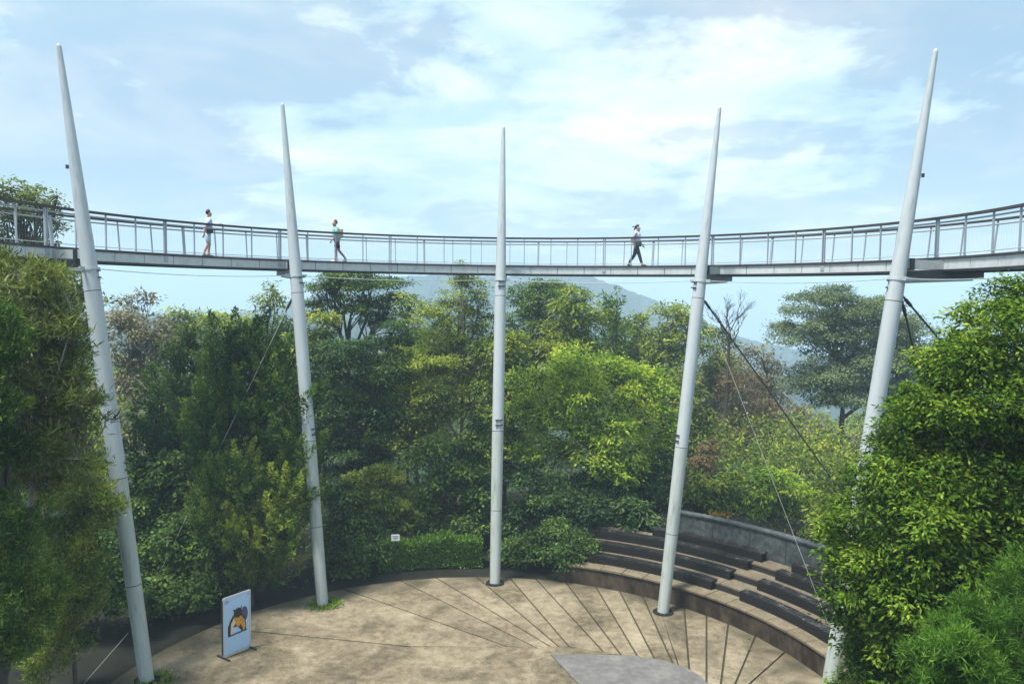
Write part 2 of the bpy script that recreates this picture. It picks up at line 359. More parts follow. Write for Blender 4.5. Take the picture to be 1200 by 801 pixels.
# ------------------------------------------------------------------ plaza
def build_plaza():
    root = struct('plaza')
    b = MB(); b.arc(PC, 0.001, PR-.02, -.12, -.045, 0, 360, 120); b.build('joint_bed', M['groove'], root)
    J = [((295, 739), (480, 757)), ((415, 694), (595, 757)), ((480, 685), (630, 759)), ((517, 680), (645, 757)), ((560, 677), (655, 757)),
         ((603, 683), (667, 757)), ((628, 678), (707, 763)), ((663, 682), (728, 767)), ((700, 690), (747, 768)), ((725, 690), (768, 773)),
         ((753, 698), (790, 780)), ((802, 713), (808, 787)), ((828, 723), (828, 797)), ((853, 735), (845, 800)), ((882, 753), (862, 800)), ((915, 768), (878, 801))]
    seg = []
    for q, (a, c) in enumerate(J):
        a = gp(*a)[:2]; c = gp(*c)[:2]; d = (c-a)/np.linalg.norm(c-a)
        m = a-PC; bq = m@d; cq = m@m-PR**2; t = -bq-math.sqrt(max(bq*bq-cq, 0)); outer = a+d*t
        inner = a+d*min((-(m@d)), np.linalg.norm(c-a)*(1.0 if q < 10 else 1.4))
        seg.append((outer, inner, np.array([-d[1], d[0]])))
    for k in range(3):                                                # further joints round the right-hand side
        th = R_(78+14*k); phi = th+R_(90+33)
        outer = PC+PR*np.array([math.sin(th), math.cos(th)]); d = np.array([-math.sin(th-R_(30)), -math.cos(th-R_(30))])
        seg.append((outer, outer+d*7.5, np.array([-d[1], d[0]])))
    ang = lambda p: math.atan2(p[0]-PC[0], p[1]-PC[1])
    g = .032
    print('joint angles', [round(math.degrees(ang(q[0])), 1) for q in seg])
    def slab(o0, i0, o1, i1, extra=None):
        a0, a1 = ang(o0), ang(o1)
        if a1 < a0: a1 += 2*math.pi
        n = max(2, int((a1-a0)/.05))
        arc = [PC+(PR-.02)*np.array([math.sin(a0+(a1-a0)*i/n), math.cos(a0+(a1-a0)*i/n)]) for i in range(n+1)]
        poly = [o0]+arc[1:-1]+[o1, i1]+(extra or [])+[i0]
        m = MB(); m.prism(poly[::-1], -.043, 0.0)
        o = fix_normals(m.build('slab', M['concrete'], root))
        return o
    for k in range(len(seg)-1):
        o0, i0, n0 = seg[k]; o1, i1, n1 = seg[k+1]
        s0 = g if np.dot(n0, o1-o0) > 0 else -g; s1 = g if np.dot(n1, o0-o1) > 0 else -g
        slab(o0+n0*s0, i0+n0*s0, o1+n1*s1, i1+n1*s1)
    # the wide unbroken part of the floor: from the last joint round the near side to the first
    o0, i0, n0 = seg[-1]; o1, i1, n1 = seg[0]
    s0 = g if np.dot(n0, PC+np.array([0, -8])-o0) > 0 else -g; s1 = -(g if np.dot(n1, seg[1][0]-o1) > 0 else -g)
    inner = [q[1]+np.array([0, -.004]) for q in seg]
    slab(o0+n0*s0, i0+n0*s0, o1+n1*s1, i1+n1*s1, extra=[p for p in inner[1:-1]])
    return seg
SEG = build_plaza()
pm = MB(); pm.prism([gp(*p)[:2] for p in ((645, 767), (690, 767.5), (740, 769), (772, 773), (800, 781), (820, 792), (834, 806), (840, 830), (705, 830))][::-1], 0.002, .045)
pv = fix_normals(pm.build('pavement', M['patch'])); bevel(pv, .012); tag(pv, kind='structure')

# ------------------------------------------------------------------ terrace, walls, benches
def build_terrace():
    w = thing('retaining_wall', 'low curved brown stained retaining wall with a pale flat coping beside the round plaza', 'wall', (PC[0], PC[1], 0))
    A0, A1 = 15.5, 118
    m = MB(); m.arc(PC, PR, PR+.30, -.1, .66, A0, A1, 60); m.build('wall_body', M['wall_brown'], w)
    n = 22
    for k in range(n):
        a = A0+(A1-A0)*k/n; c = MB(); c.arc(PC, PR-.05, PR+.78, .66, .75+random.Random(k).uniform(-.006, .006), a+.05, a+(A1-A0)/n-.05, 4)
        bevel(c.build('coping_slab', M['coping'], w), .015)
    # drain spout and scar on the face of the wall
    t = struct('seating_terrace', (PC[0], PC[1], 0))
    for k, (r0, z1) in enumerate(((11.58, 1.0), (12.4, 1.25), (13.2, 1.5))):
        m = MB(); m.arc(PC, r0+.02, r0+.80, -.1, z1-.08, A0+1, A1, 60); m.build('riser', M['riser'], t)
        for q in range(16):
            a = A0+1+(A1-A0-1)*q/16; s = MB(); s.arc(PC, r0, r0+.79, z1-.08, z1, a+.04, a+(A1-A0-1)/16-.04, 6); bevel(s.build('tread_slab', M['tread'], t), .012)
    w2 = thing('rear_wall', 'grey mossy curved wall closing the top of the terrace', 'wall', (PC[0], PC[1], 1.4))
    nb = 13
    for k in range(nb):
        a = 34+(A1-34)*k/nb; s = MB(); s.arc(PC, 14.02, 14.30, -.1, 2.5, a+.03, a+(A1-34)/nb-.03, 5); s.build('wall_panel', M['rear_wall'], w2)
        s = MB(); s.arc(PC, 13.97, 14.35, 2.503, 2.57, a+.03, a+(A1-34)/nb-.03, 5); s.build('coping_slab', M['rear_wall'], w2)
    # benches: dark timber, left and right of the aisle, four rows
    rows = ((11.34, .75, 18, 47.4, 53.4), (12.16, 1.0, 18, 48.6, 54.0), (12.96, 1.25, 18, 49.6, 54.8), (13.5, 1.5, 30.5, 50.6, 56.0))
    names = ('first', 'second', 'third', 'topmost')
    for k, (r, z, l0, l1, r1) in enumerate(rows):
        for side, (a0, a1) in enumerate(((l0, l1), (r1, 92))):
            am = R_((a0+a1)/2); lab = f'dark bench on the {names[k]} row above the coping, ' + ('far side of the aisle' if side == 0 else 'near side of the aisle')
            bt = thing('bench', lab, 'bench', (PC[0]+r*math.sin(am), PC[1]+r*math.cos(am), z), 'dark benches along the rows of the terrace')
            top = z+.335
            for q in range(3):
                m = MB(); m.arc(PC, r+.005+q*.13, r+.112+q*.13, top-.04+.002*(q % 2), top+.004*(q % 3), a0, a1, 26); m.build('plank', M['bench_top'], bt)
            for q in range(2):
                m = MB(); m.arc(PC, r-.028, r+.002, z+.006+q*.15, z+.146+q*.15, a0+.03, a1-.03, 26); m.build('plank', M['bench'], bt)
            nl = max(2, int((a1-a0)/6))
            for q in range(nl+1):
                a = a0+.4+(a1-a0-.8)*q/nl
                m = MB(); m.arc(PC, r+.01, r+.40, z, top-.045, a-.14, a+.16, 2); m.build('leg', M['bench'], bt)
build_terrace()
# debris hanging on the wall face: a small broken pipe
sp = thing('drain_pipe', 'short pale broken pipe leaning on the brown retaining wall', 'pipe', gp(850, 716, .2))
m = MB(); a = gp(843, 705, .5); c = gp(852, 726, 0.02)
m.tube([a+np.array([-.06, -.06, 0]), (a+c)/2+np.array([-.04, -.05, 0]), c+np.array([-.05, -.05, 0])], [.035, .04, .03], 8); m.build('pipe', M['white'], sp)
m = MB(); m.tube([a+np.array([-.06, -.06, 0]), a+np.array([-.16, -.02, .05])], [.03, .045], 8); m.build('pipe_mouth', M['seam'], sp)

# ------------------------------------------------------------------ masts
def lathe_mesh(name, prof, n=28):
    v = []; f = []
    for r, z in prof:
        for k in range(n): v.append((r*math.cos(2*math.pi*k/n), r*math.sin(2*math.pi*k/n), z))
    for i in range(len(prof)-1):
        for k in range(n): f.append((i*n+k, i*n+(k+1) % n, (i+1)*n+(k+1) % n, (i+1)*n+k))
    k0 = len(v); v += v[:n]+v[(len(prof)-1)*n:len(prof)*n]
    f.append(tuple(k0+k for k in range(n-1, -1, -1))); f.append(tuple(k0+n+k for k in range(n)))
    me = bpy.data.meshes.new(name); me.from_pydata(v, [], f); me.update()
    me.polygons.foreach_set('use_smooth', [len(p.vertices) == 4 for p in me.polygons]); return me
LZ = [0, 2.85, 6.0, 11.5, 18.62]                       # joints along the mast
def mast_r(z):
    return float(np.interp(z, [0, 2.85, 6, 11.5, 14, 16.5, 18.62], [.205, .222, .232, .232, .185, .125, .072]))
MAST_MESH = {}
for k in range(4):
    z0, z1 = LZ[k]+.012, LZ[k+1]-.012
    zz = np.linspace(z0, z1, 8)
    MAST_MESH['section', k] = lathe_mesh('shaft_section', [(mast_r(z), z) for z in zz])
    MAST_MESH['section', k].materials.append(M['mast'] if k > 1 else M['mast_dirty'])
    if k:
        MAST_MESH['ring', k] = lathe_mesh('joint_ring', [(mast_r(LZ[k])-.006, LZ[k]-.03), (mast_r(LZ[k])-.006, LZ[k]+.03)]); MAST_MESH['ring', k].materials.append(M['seam'])
MAST_MESH['cap'] = lathe_mesh('mast_cap', [(.070, 18.60), (.062, 18.66), (.03, 18.70)]); MAST_MESH['cap'].materials.append(M['mast'])
MAST_MESH['sleeve'] = lathe_mesh('base_sleeve', [(.37, -.10), (.37, .03), (.335, .05), (.25, .05), (.225, .02), (.225, -.02)]); MAST_MESH['sleeve'].materials.append(M['pit'])
MASTS = []
BASES = [(172, 797), (378, 708), (580, 683), (777, 717), (970, 812)]
TOPS = [(69, 55), (331, 124), (590, 150), (843, 128), (1096, 62)]
MLAB = ['tall pale leaning mast rising beside the olive feathery tree, left of the walker in shorts',
        'pale leaning mast behind the golden conifer, between the two left walkers',
        'pale central mast standing upright behind the fan of floor joints',
        'pale leaning mast standing in front of the curved retaining wall',
        'pale leaning mast half hidden by the glossy leafy tree']
def build_masts():
    for i in range(5):
        B = gp(*BASES[i]); r = ray(*TOPS[i])
        s = (EYE+6.97-EYE)/r[2]; T = ORIGIN+r*s
        ax = (T-B)/np.linalg.norm(T-B)
        root = thing('support_mast', MLAB[i], 'mast', B, 'tall leaning masts around the plaza')
        q = Vector((0, 0, 1)).rotation_difference(Vector(ax))
        tilt = q.to_matrix()
        def put(name, me, mat=None):
            o = link(name, me, mat, root); o.rotation_mode = 'QUATERNION'; o.rotation_quaternion = q; return o
        for k in range(4): put('shaft_section', MAST_MESH['section', k])
        for k in (1, 2, 3): put('joint_ring', MAST_MESH['ring', k])
        put('mast_cap', MAST_MESH['cap'])
        o = link('base_sleeve', MAST_MESH['sleeve'], None, root)
        rad = np.array([*(B[:2]-RC), 0]); rad /= np.linalg.norm(rad); tan = np.array([rad[1], -rad[0], 0])
        P = lambda z, B=B, ax=ax: B+ax*z/ax[2]
        tocam = (ORIGIN-P(11))*np.array([1, 1, 0]); tocam /= np.linalg.norm(tocam); cs = np.array([tocam[1], -tocam[0], 0])
        # pairs of clamp slots above the joints, on the inner face
        for z in (11.78, 6.2):
            for dz in (0, .20):
                m = MB(); inn = -rad*.7+tan*(.5 if i < 3 else -.5)*(1 if i != 2 else .3); inn /= np.linalg.norm(inn)
                side = np.array([inn[1], -inn[0], 0]); c = P(z+dz)+inn*(mast_r(z)+.012)
                m.box(c, (.30, .06, .045), (side, inn, np.array([0, 0, 1.0]))); m.build('clamp_bolt', M['bolt'], root)
        # cable lug ring at the tie level
        m = MB(); m.tube([P(12.0)-ax*.03, P(12.0)+ax*.03], mast_r(12)+.02, 24); m.build('clamp_band', M['mast'], root)
        for sg in (-1, 1):
            m = MB(); m.box(P(12.03)+tan*sg*(mast_r(12)+.09), (.18, .05, .11), (tan, rad, np.array([0, 0, 1.0]))); m.build('cable_lug', M['galv'], root)
        # bracket carrying the walkway: box beam under the deck and a sloping strut
        m = MB(); p0 = P(12.02)+rad*.18; p1 = np.array([*(DC+(DR+1.25)*rad[:2]), ZD-.46])
        beam0 = P(12.05)+rad*.15; 
        top = ZD-.39; q0 = np.array([p0[0], p0[1], top-.09]); q1 = np.array([p1[0], p1[1], top-.09]); dv = (q1-q0)/np.linalg.norm(q1-q0)
        m.box((q0+q1)/2, (np.linalg.norm(q1-q0), .20, .178), (dv, tan, np.array([0, 0, 1.0]))); m.build('bracket', M['steel_dark'], root)
        m = MB(); m.tube([P(11.98)+rad*.15, np.array([*(DC+(DR+.95)*rad[:2]), top-.20])], [.085, .05], 10); m.build('bracket_strut', M['galv'], root)
        pin = np.array([*(DC+(DR+.02)*rad[:2]), ZD-.20]); ps = P(ZD-.20)
        m = MB(); mid = (pin+ps)/2; ln = np.linalg.norm(pin-ps); m.box(mid, (ln, .16, .26), (rad, tan, np.array([0, 0, 1.0]))); m.build('bracket_plate', M['galv'], root)
        m = MB(); m.box(ps+rad*(mast_r(12)+.08), (.10, .34, .34), (rad, tan, np.array([0, 0, 1.0]))); m.build('bracket_plate', M['steel_dark'], root)
        if i in (0, 4):
            m = MB(); z = 14.95; m.box(P(z)+cs*(mast_r(z)+.05)*(-1 if i == 0 else 1)*(1 if np.dot(cs, RIGHT) > 0 else -1), (.06, .07, .11)); m.build('fitting', M['bolt'], root)
        MASTS.append((B, ax, rad, tan, P))
build_masts()

# ------------------------------------------------------------------ walkway
TH0, DTH = .0154, .6852
def ring(th, r, z=0.0):                                              # a point on the walkway; past +-105 degrees it runs straight on
    lim = R_(105)
    if abs(th) <= lim: return np.array([DC[0]+r*math.sin(th), DC[1]+r*math.cos(th), z])
    s = 1 if th > 0 else -1; e = (abs(th)-lim)*DR
    p = np.array([DC[0]+r*math.sin(lim)*s, DC[1]+r*math.cos(lim), z]); return p+np.array([math.cos(lim)*s, -math.sin(lim), 0])*e
def rad_at(th):
    th = max(min(th, R_(105)), -R_(105)); return np.array([math.sin(th), math.cos(th), 0])
def build_walkway():
    root = thing('skywalk', 'curved elevated walkway with dark handrail and grey posts carried by the leaning masts', 'walkway', (DC[0], DC[1]+DR+.7, ZD))
    step = DTH/8; K = range(-34, 35); TH = [TH0+step*k for k in K]; W = 1.45
    dense = [TH0+step*k/3 for k in range(-34*3, 34*3+1)]
    def strip(r0, r1, z0, z1, ths):
        m = MB(); v = []; f = []
        for th in ths:
            for r, z in ((r0, z0), (r1, z0), (r1, z1), (r0, z1)): v.append(ring(th, r, z))
        n = len(ths)-1
        for i in range(n):
            for k in range(4): f.append((i*4+k, (i+1)*4+k, (i+1)*4+(k+1) % 4, i*4+(k+1) % 4))
        f.append((0, 1, 2, 3)); f.append(tuple(n*4+k for k in (3, 2, 1, 0))); m.add(v, f); return m
    # fascia panels on both edges, one per bay
    for e, (r0, r1) in enumerate(((DR-.05, DR+.05), (DR+W-.05, DR+W+.05))):
        for k in range(len(TH)-1):
            ths = [TH[k]+.0007+(TH[k+1]-TH[k]-.0014)*q/2 for q in range(3)]
            bevel(strip(r0, r1, ZD-.33, ZD-.035, ths).build('fascia_panel', M['fascia'], root), .01)
    strip(DR-.08, DR+.07, ZD-.385, ZD-.333, dense).build('bottom_flange', M['steel_dark'], root)
    strip(DR+W-.07, DR+W+.08, ZD-.385, ZD-.333, dense).build('bottom_flange', M['steel_dark'], root)
    strip(DR-.09, DR+.06, ZD-.032, ZD+.03, dense).build('deck_edge', M['handrail'], root)
    strip(DR+W-.06, DR+W+.09, ZD-.032, ZD+.03, dense).build('deck_edge', M['handrail'], root)
    # deck boards, in view only from below and behind: real boards across the walk, joined
    m = MB()
    for q in range(34*3*3*2):
        th = TH0-step*34+step*68*(q+.5)/(34*3*3*2); c = ring(th, DR+W/2, ZD-.015); rd = rad_at(th); m.box(c, (W-.13, .118, .03), (rd, np.array([rd[1], -rd[0], 0]), np.array([0, 0, 1.0])))
    tag(m.build('deck_board', M['deck'], root), kind='stuff')
    # cross beams beneath
    cb = MB(); cb.box((0, 0, 0), (W-.12, .08, .16)); cbm = cb.mesh('cross_beam'); cbm.materials.append(M['steel_dark'])
    o0 = np.array(root.location)
    def place(name, me, p, rd, tiltang=0.0):
        o = link(name, me, None, root); o.location = tuple(p-o0)
        mt = Matrix(((rd[0], rd[1], 0), (rd[1], -rd[0], 0), (0, 0, 1))).to_4x4()
        mt = Matrix(((rd[0], -rd[1], 0, 0), (rd[1], rd[0], 0, 0), (0, 0, 1, 0), (0, 0, 0, 1)))
        o.rotation_euler = (mt.to_3x3() @ Matrix.Rotation(tiltang, 3, 'Y')).to_euler(); return o
    pm_ = MB(); pm_.box((0, 0, .58-.05), (.055, .028, 1.16+.1)); post_thin = pm_.mesh('post'); post_thin.materials.append(M['post'])
    pm_ = MB(); pm_.box((-.0, -.035, .46), (.07, .03, 1.42)); pm_.box((0, .035, .46), (.07, .03, 1.42)); pm_.box((0, 0, -.16), (.10, .15, .18)); post_joint = pm_.mesh('joint_post'); post_joint.materials.append(M['post'])
    pm_ = MB(); pm_.box((0, 0, .58), (.05, .03, 1.16)); post_out = pm_.mesh('outer_post'); post_out.materials.append(M['post'])
    pm_ = MB(); pm_.box((0, 0, .52), (.08, .075, 1.28)); post_out2 = pm_.mesh('outer_post'); post_out2.materials.append(M['post'])
    for k, th in zip(K, TH):
        a = th-R_(1.3); rd = rad_at(a)
        joint = k % 4 == 0
        place('joint_post' if joint else 'post', post_joint if joint else post_thin, ring(a, DR-.02, ZD), rd)
        a2 = a+step*.42; rd2 = rad_at(a2)
        place('outer_post', post_out2 if (k % 4 == 1) else post_out, ring(a2, DR+W-.02, ZD), rd2, R_(6))
        place('cross_beam', cbm, ring(a, DR+W/2, ZD-.24), rd)
    def rail(r, z, rad, ths, mat, name, n=8, sq=None):
        m = MB(); m.tube([ring(th, r, z) for th in ths], rad, n); return m.build(name, mat, root)
    strip(DR-.09, DR+.06, ZD+1.13, ZD+1.20, dense).build('handrail', M['handrail'], root)
    strip(DR+W+.03, DR+W+.16, ZD+1.10, ZD+1.16, dense).build('handrail', M['handrail'], root)
    rail(DR-.02, ZD+1.03, .026, dense, M['post'], 'mid_rail')
    rail(DR+W+.07, ZD+1.0, .026, dense, M['galv'], 'mid_rail')
    rail(DR-.02, ZD+.12, .012, dense, M['galv'], 'bottom_rail'); rail(DR+W, ZD+.12, .012, dense, M['galv'], 'bottom_rail')
    m = MB(); n = 34*2*11
    for r in (DR-.02, DR+W):
        for q in range(n):
            th = TH0-step*34+step*68*(q+.5)/n; ru = r if r < DR+.5 else r+.07
            m.tube([ring(th, r, ZD+.12), ring(th, ru, ZD+1.02)], .0011, 3, cap=False, smooth=False)
    tag(m.build('wire_infill', M['wire'], root), kind='stuff')
    # the slack service cable under the deck edge
    return root
WALK = build_walkway()

# cables
def cable(name, label, pts, r, mat, sag=0.0, group=None, fit=None, cat='cable'):
    a, b = np.array(pts[0]), np.array(pts[-1])
    P = [a+(b-a)*t+np.array([0, 0, -4*sag*t*(1-t)]) for t in np.linspace(0, 1, 17 if sag else 2)]
    root = thing(name, label, cat, a, group)
    m = MB(); m.tube(P, r, 6); m.build('cable_strand', mat, root)
    d = (b-a)/np.linalg.norm(b-a)
    if fit:
        m = MB(); m.tube([a+d*.05, a+d*.22, a+d*.24, a+d*.62, a+d*.64, a+d*.8], [.03, .03, .05, .05, .03, .02], 8); m.build('turnbuckle', M['steel_dark'], root)
    return root
TIE = [('thin tie cable under the walkway between the leftmost mast and the next', 0, 1), ('thin tie cable under the walkway left of the central mast', 1, 2),
       ('thin tie cable under the walkway right of the central mast', 2, 3), ('thin tie cable under the walkway over the umbrella tree', 3, 4)]
for lab, i, j in TIE:
    Bi, axi, ri, ti, Pi = MASTS[i]; Bj, axj, rj, tj, Pj = MASTS[j]
    cable('tie_cable', lab, (Pi(12.03)+ti*.40, Pj(12.03)-tj*.40), .014, M['galv'], .10, 'thin tie cables linking the masts')
for lab, i, sg in (('thin tie cable running out of view from the leftmost mast', 0, -1), ('thin tie cable running out of view behind the glossy leafy tree', 4, 1)):
    Bi, axi, ri, ti, Pi = MASTS[i]; a = Pi(12.03)+ti*.4*sg
    th = TH0+DTH*(3*sg); b = ring(th, DR-1.2, 12.03); cable('tie_cable', lab, (a, b), .014, M['galv'], .1, 'thin tie cables linking the masts')
def stay(lab, i, zz, end, r, mat, fit=True, off=(0, 0, 0)):
    B, ax, rad, tan, P = MASTS[i]; a = P(zz)+rad*.25+np.array(off); e = np.array(end)
    return cable('stay_cable', lab, (a, e), r, mat, .0, 'stay cables bracing the masts', fit)
d_ = dp(985, 573, 34)
stay('thick dark stay cable sloping down from the mast by the retaining wall', 3, 11.45, dp(1060, 680, 36.5), .030, M['cable_dark'])
stay('thin pale stay cable dropping from the mast by the retaining wall onto the benches', 3, 11.45, gp(972, 735, 1.0), .0065, M['cable_light'], False)
stay('pair of stay cables left of the central mast, the upright one', 2, 11.4, dp(572, 470, 36), .016, M['cable_dark'], True)
stay('pair of stay cables left of the central mast, the slanting one', 2, 11.4, dp(548, 500, 37), .016, M['cable_dark'], True)
stay('pale stay cable slanting left from the mast behind the golden conifer', 1, 11.4, gp(165, 716, -.07), .012, M['cable_light'], True)
cable('guy_wire', 'short pale cable slanting to the ground at the foot of the leftmost mast', (gp(150, 752, .0)+np.array([0, 0, .3]), gp(96, 803, -.05)), .007, M['cable_light'])
stay('short dark stay cable with shackle at the right mast, the steeper one', 4, 11.45, dp(1075, 430, 24), .03, M['cable_dark'], True)
stay('short dark stay cable with shackle at the right mast, the flatter one', 4, 11.55, dp(1120, 420, 25), .03, M['cable_dark'], True)
cable('guy_wire', 'short pale wire meeting the second mast low down beside the conifer', (MASTS[1][4](2.9)-MASTS[1][3]*.2, dp(345, 622, 29.5)), .012, M['cable_light'])

# ------------------------------------------------------------------ trees
def unit(v): return v/(np.linalg.norm(v, axis=-1, keepdims=True)+1e-9)
def leaf_mesh(name, P, D, N, L, W, tint, fold=.12):
    n = len(P); S = unit(np.cross(D, N)); N2 = np.cross(S, D)
    L = L[:, None]; W = W[:, None]
    v = np.stack([P, P+D*L*.45+S*W*.5+N2*W*fold, P+D*L-N2*L*.10, P+D*L*.45-S*W*.5+N2*W*fold], 1).reshape(-1, 3)
    me = bpy.data.meshes.new(name)
    me.vertices.add(4*n); me.vertices.foreach_set('co', v.astype(np.float32).ravel())
    me.loops.add(4*n); me.loops.foreach_set('vertex_index', np.arange(4*n, dtype=np.int32))
    me.polygons.add(n); me.polygons.foreach_set('loop_start', np.arange(0, 4*n, 4, dtype=np.int32)); me.polygons.foreach_set('loop_total', np.full(n, 4, np.int32))
    at = me.attributes.new('tint', 'FLOAT', 'FACE'); at.data.foreach_set('value', np.clip(tint, 0, 1).astype(np.float32))
    me.update(calc_edges=True); return me
COUNT = [0]
def lumpy(d, g, amp):
    s = np.zeros(len(d))
    for k in range(5):
        w = g.normal(0, 1, 3); w *= (2.2+1.5*k)/np.linalg.norm(w); s += np.sin(d@w+g.uniform(0, 6.28))/(1+.45*k)
    return 1+amp*s/2
def foliage(lobes, style, leaf, cover, clump, g, inner=.35, amp=.16, sparse_below=.5, tintbias=0.0, bough=(9, .42, .7)):
    """lobes: list of (centre, radii). returns P, D, N, L, W, tint and the clump centres"""
    ln, lw = leaf; ln *= 1.05; lw *= 1.05; cover *= .74; cn, cr, flatn = clump
    out = []; cents = []
    for (c, r) in lobes:
        c = np.array(c); r = np.array(r)
        area = math.pi*(r[0]*r[2]+r[0]*r[1]*.6)
        nleaf = area*cover/(ln*lw*.5); nc = max(4, int(nleaf/cn))
        nb, br, bz = bough
        nbh = max(4, int(nb*g.uniform(.85, 1.2)))
        bd = unit(g.normal(0, 1, (nbh*3, 3))); bd = bd[(bd[:, 2] > -.35) | (g.random(len(bd)) > sparse_below)]
        sel = [bd[0]]                                                # boughs spread evenly round the lobe
        for _ in range(nbh-1):
            q = np.min(np.linalg.norm(bd[:, None]-np.array(sel)[None], axis=2), axis=1); sel.append(bd[int(np.argmax(q*g.uniform(.6, 1, len(bd))))])
        bd = np.array(sel)
        bc = c+bd*r*(g.uniform(.58, .80, len(bd))*lumpy(bd, g, amp))[:, None]
        brr = r*br*g.uniform(.75, 1.25, len(bd))[:, None]; brr[:, 2] = np.minimum(brr[:, 2], brr[:, 0]*1.2)*bz if bz < 1.01 else brr[:, 2]*bz
        bt = g.normal(0, .13, len(bd)); bi = g.integers(0, len(bd), nc)
        d = unit(g.normal(0, 1, (nc, 3))+np.array([0, 0, .55])+bd[bi]*.35)
        deep = g.random(nc) < inner*.7
        rf = np.where(deep, g.uniform(.2, .8, nc), g.uniform(.85, 1.05, nc))*lumpy(d, g, amp*.8)
        cc = bc[bi]+d*brr[bi]*rf[:, None]
        if inner > .1:                                               # some twigs and leaves deep in the crown
            k = int(nc*.10); j = g.integers(0, nc, k); cc[j] = c+unit(g.normal(0, 1, (k, 3)))*r*g.uniform(.2, .6, (k, 1))
        bt = bt[bi]
        # drop clumps buried deep inside a neighbouring lobe
        for (c2, r2) in lobes:
            if c2 is c or (np.array(c2) == c).all(): continue
            q = np.linalg.norm((cc-np.array(c2))/np.array(r2), axis=1); kp = (q > .62) | (g.random(len(q)) < .25)
            cc, d, rf, bt = cc[kp], d[kp], rf[kp], bt[kp]
        nc = len(cc)
        if not nc: continue
        ct = np.clip(g.normal(.46+tintbias, .12, nc)+bt, 0, 1)
        outd = unit(d/r)
        per = np.maximum(3, g.poisson(cn, nc)); idx = np.repeat(np.arange(nc), per); n = len(idx)
        crs = cr*g.uniform(.7, 1.35, nc)[idx]
        if style in ('broad', 'pad'):
            off = np.clip(g.normal(0, .5, (n, 3)), -1.1, 1.1); off[:, 2] *= flatn
            rho = np.hypot(off[:, 0], off[:, 1])
            off[:, 2] -= (.22 if style == 'broad' else .30)*rho**2
            P = cc[idx]+off*crs[:, None]
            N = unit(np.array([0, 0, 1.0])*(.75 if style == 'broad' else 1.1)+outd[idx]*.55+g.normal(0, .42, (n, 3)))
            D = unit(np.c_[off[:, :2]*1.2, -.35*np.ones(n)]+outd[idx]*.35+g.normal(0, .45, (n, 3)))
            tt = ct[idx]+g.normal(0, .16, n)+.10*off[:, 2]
        elif style == 'plume':                                       # upright flame-shaped sprays
            ax = unit(np.array([0, 0, 1.0])*1.0+outd*.75+g.normal(0, .18, (nc, 3)))
            t = g.random(n)**1.1; h = crs*2.3
            s = unit(g.normal(0, 1, (n, 3))); s = unit(s-ax[idx]*(s*ax[idx]).sum(1, keepdims=True))
            wid = .52*crs*(1-t)**.75*g.uniform(.55, 1.0, n)
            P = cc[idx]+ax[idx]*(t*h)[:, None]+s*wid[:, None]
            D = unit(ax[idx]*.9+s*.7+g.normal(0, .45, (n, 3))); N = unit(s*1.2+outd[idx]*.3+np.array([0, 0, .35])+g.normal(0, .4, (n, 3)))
            tt = ct[idx]+.42*(t-.45)+g.normal(0, .10, n)  # spray tips lightened, painting sunlit ends into the tint
        elif style == 'needle':                                      # tufts of needles round twig ends
            s = unit(g.normal(0, 1, (n, 3))+outd[idx]*.7+np.array([0, 0, .45]))
            P = cc[idx]+np.clip(g.normal(0, .45, (n, 3)), -1, 1)*crs[:, None]*np.array([1, 1, flatn])
            D = s; N = unit(g.normal(0, 1, (n, 3))+outd[idx])
            tt = ct[idx]+g.normal(0, .15, n)
        L = ln*np.exp(g.normal(0, .26, n)); W = lw*np.exp(g.normal(0, .2, n))
        out.append((P, D, N, L, W, tt)); cents.append(cc)
    return [np.concatenate([o[k] for o in out]) for k in range(6)], np.concatenate(cents)
def curve_pts(a, b, g, bend=.12, n=5, up=.0):
    a = np.array(a, float); b = np.array(b, float); L = np.linalg.norm(b-a); o = g.normal(0, bend*L, 3); o[2] *= .4
    return [a+(b-a)*t+o*math.sin(math.pi*t)+np.array([0, 0, up*L*math.sin(math.pi*t)]) for t in np.linspace(0, 1, n)]
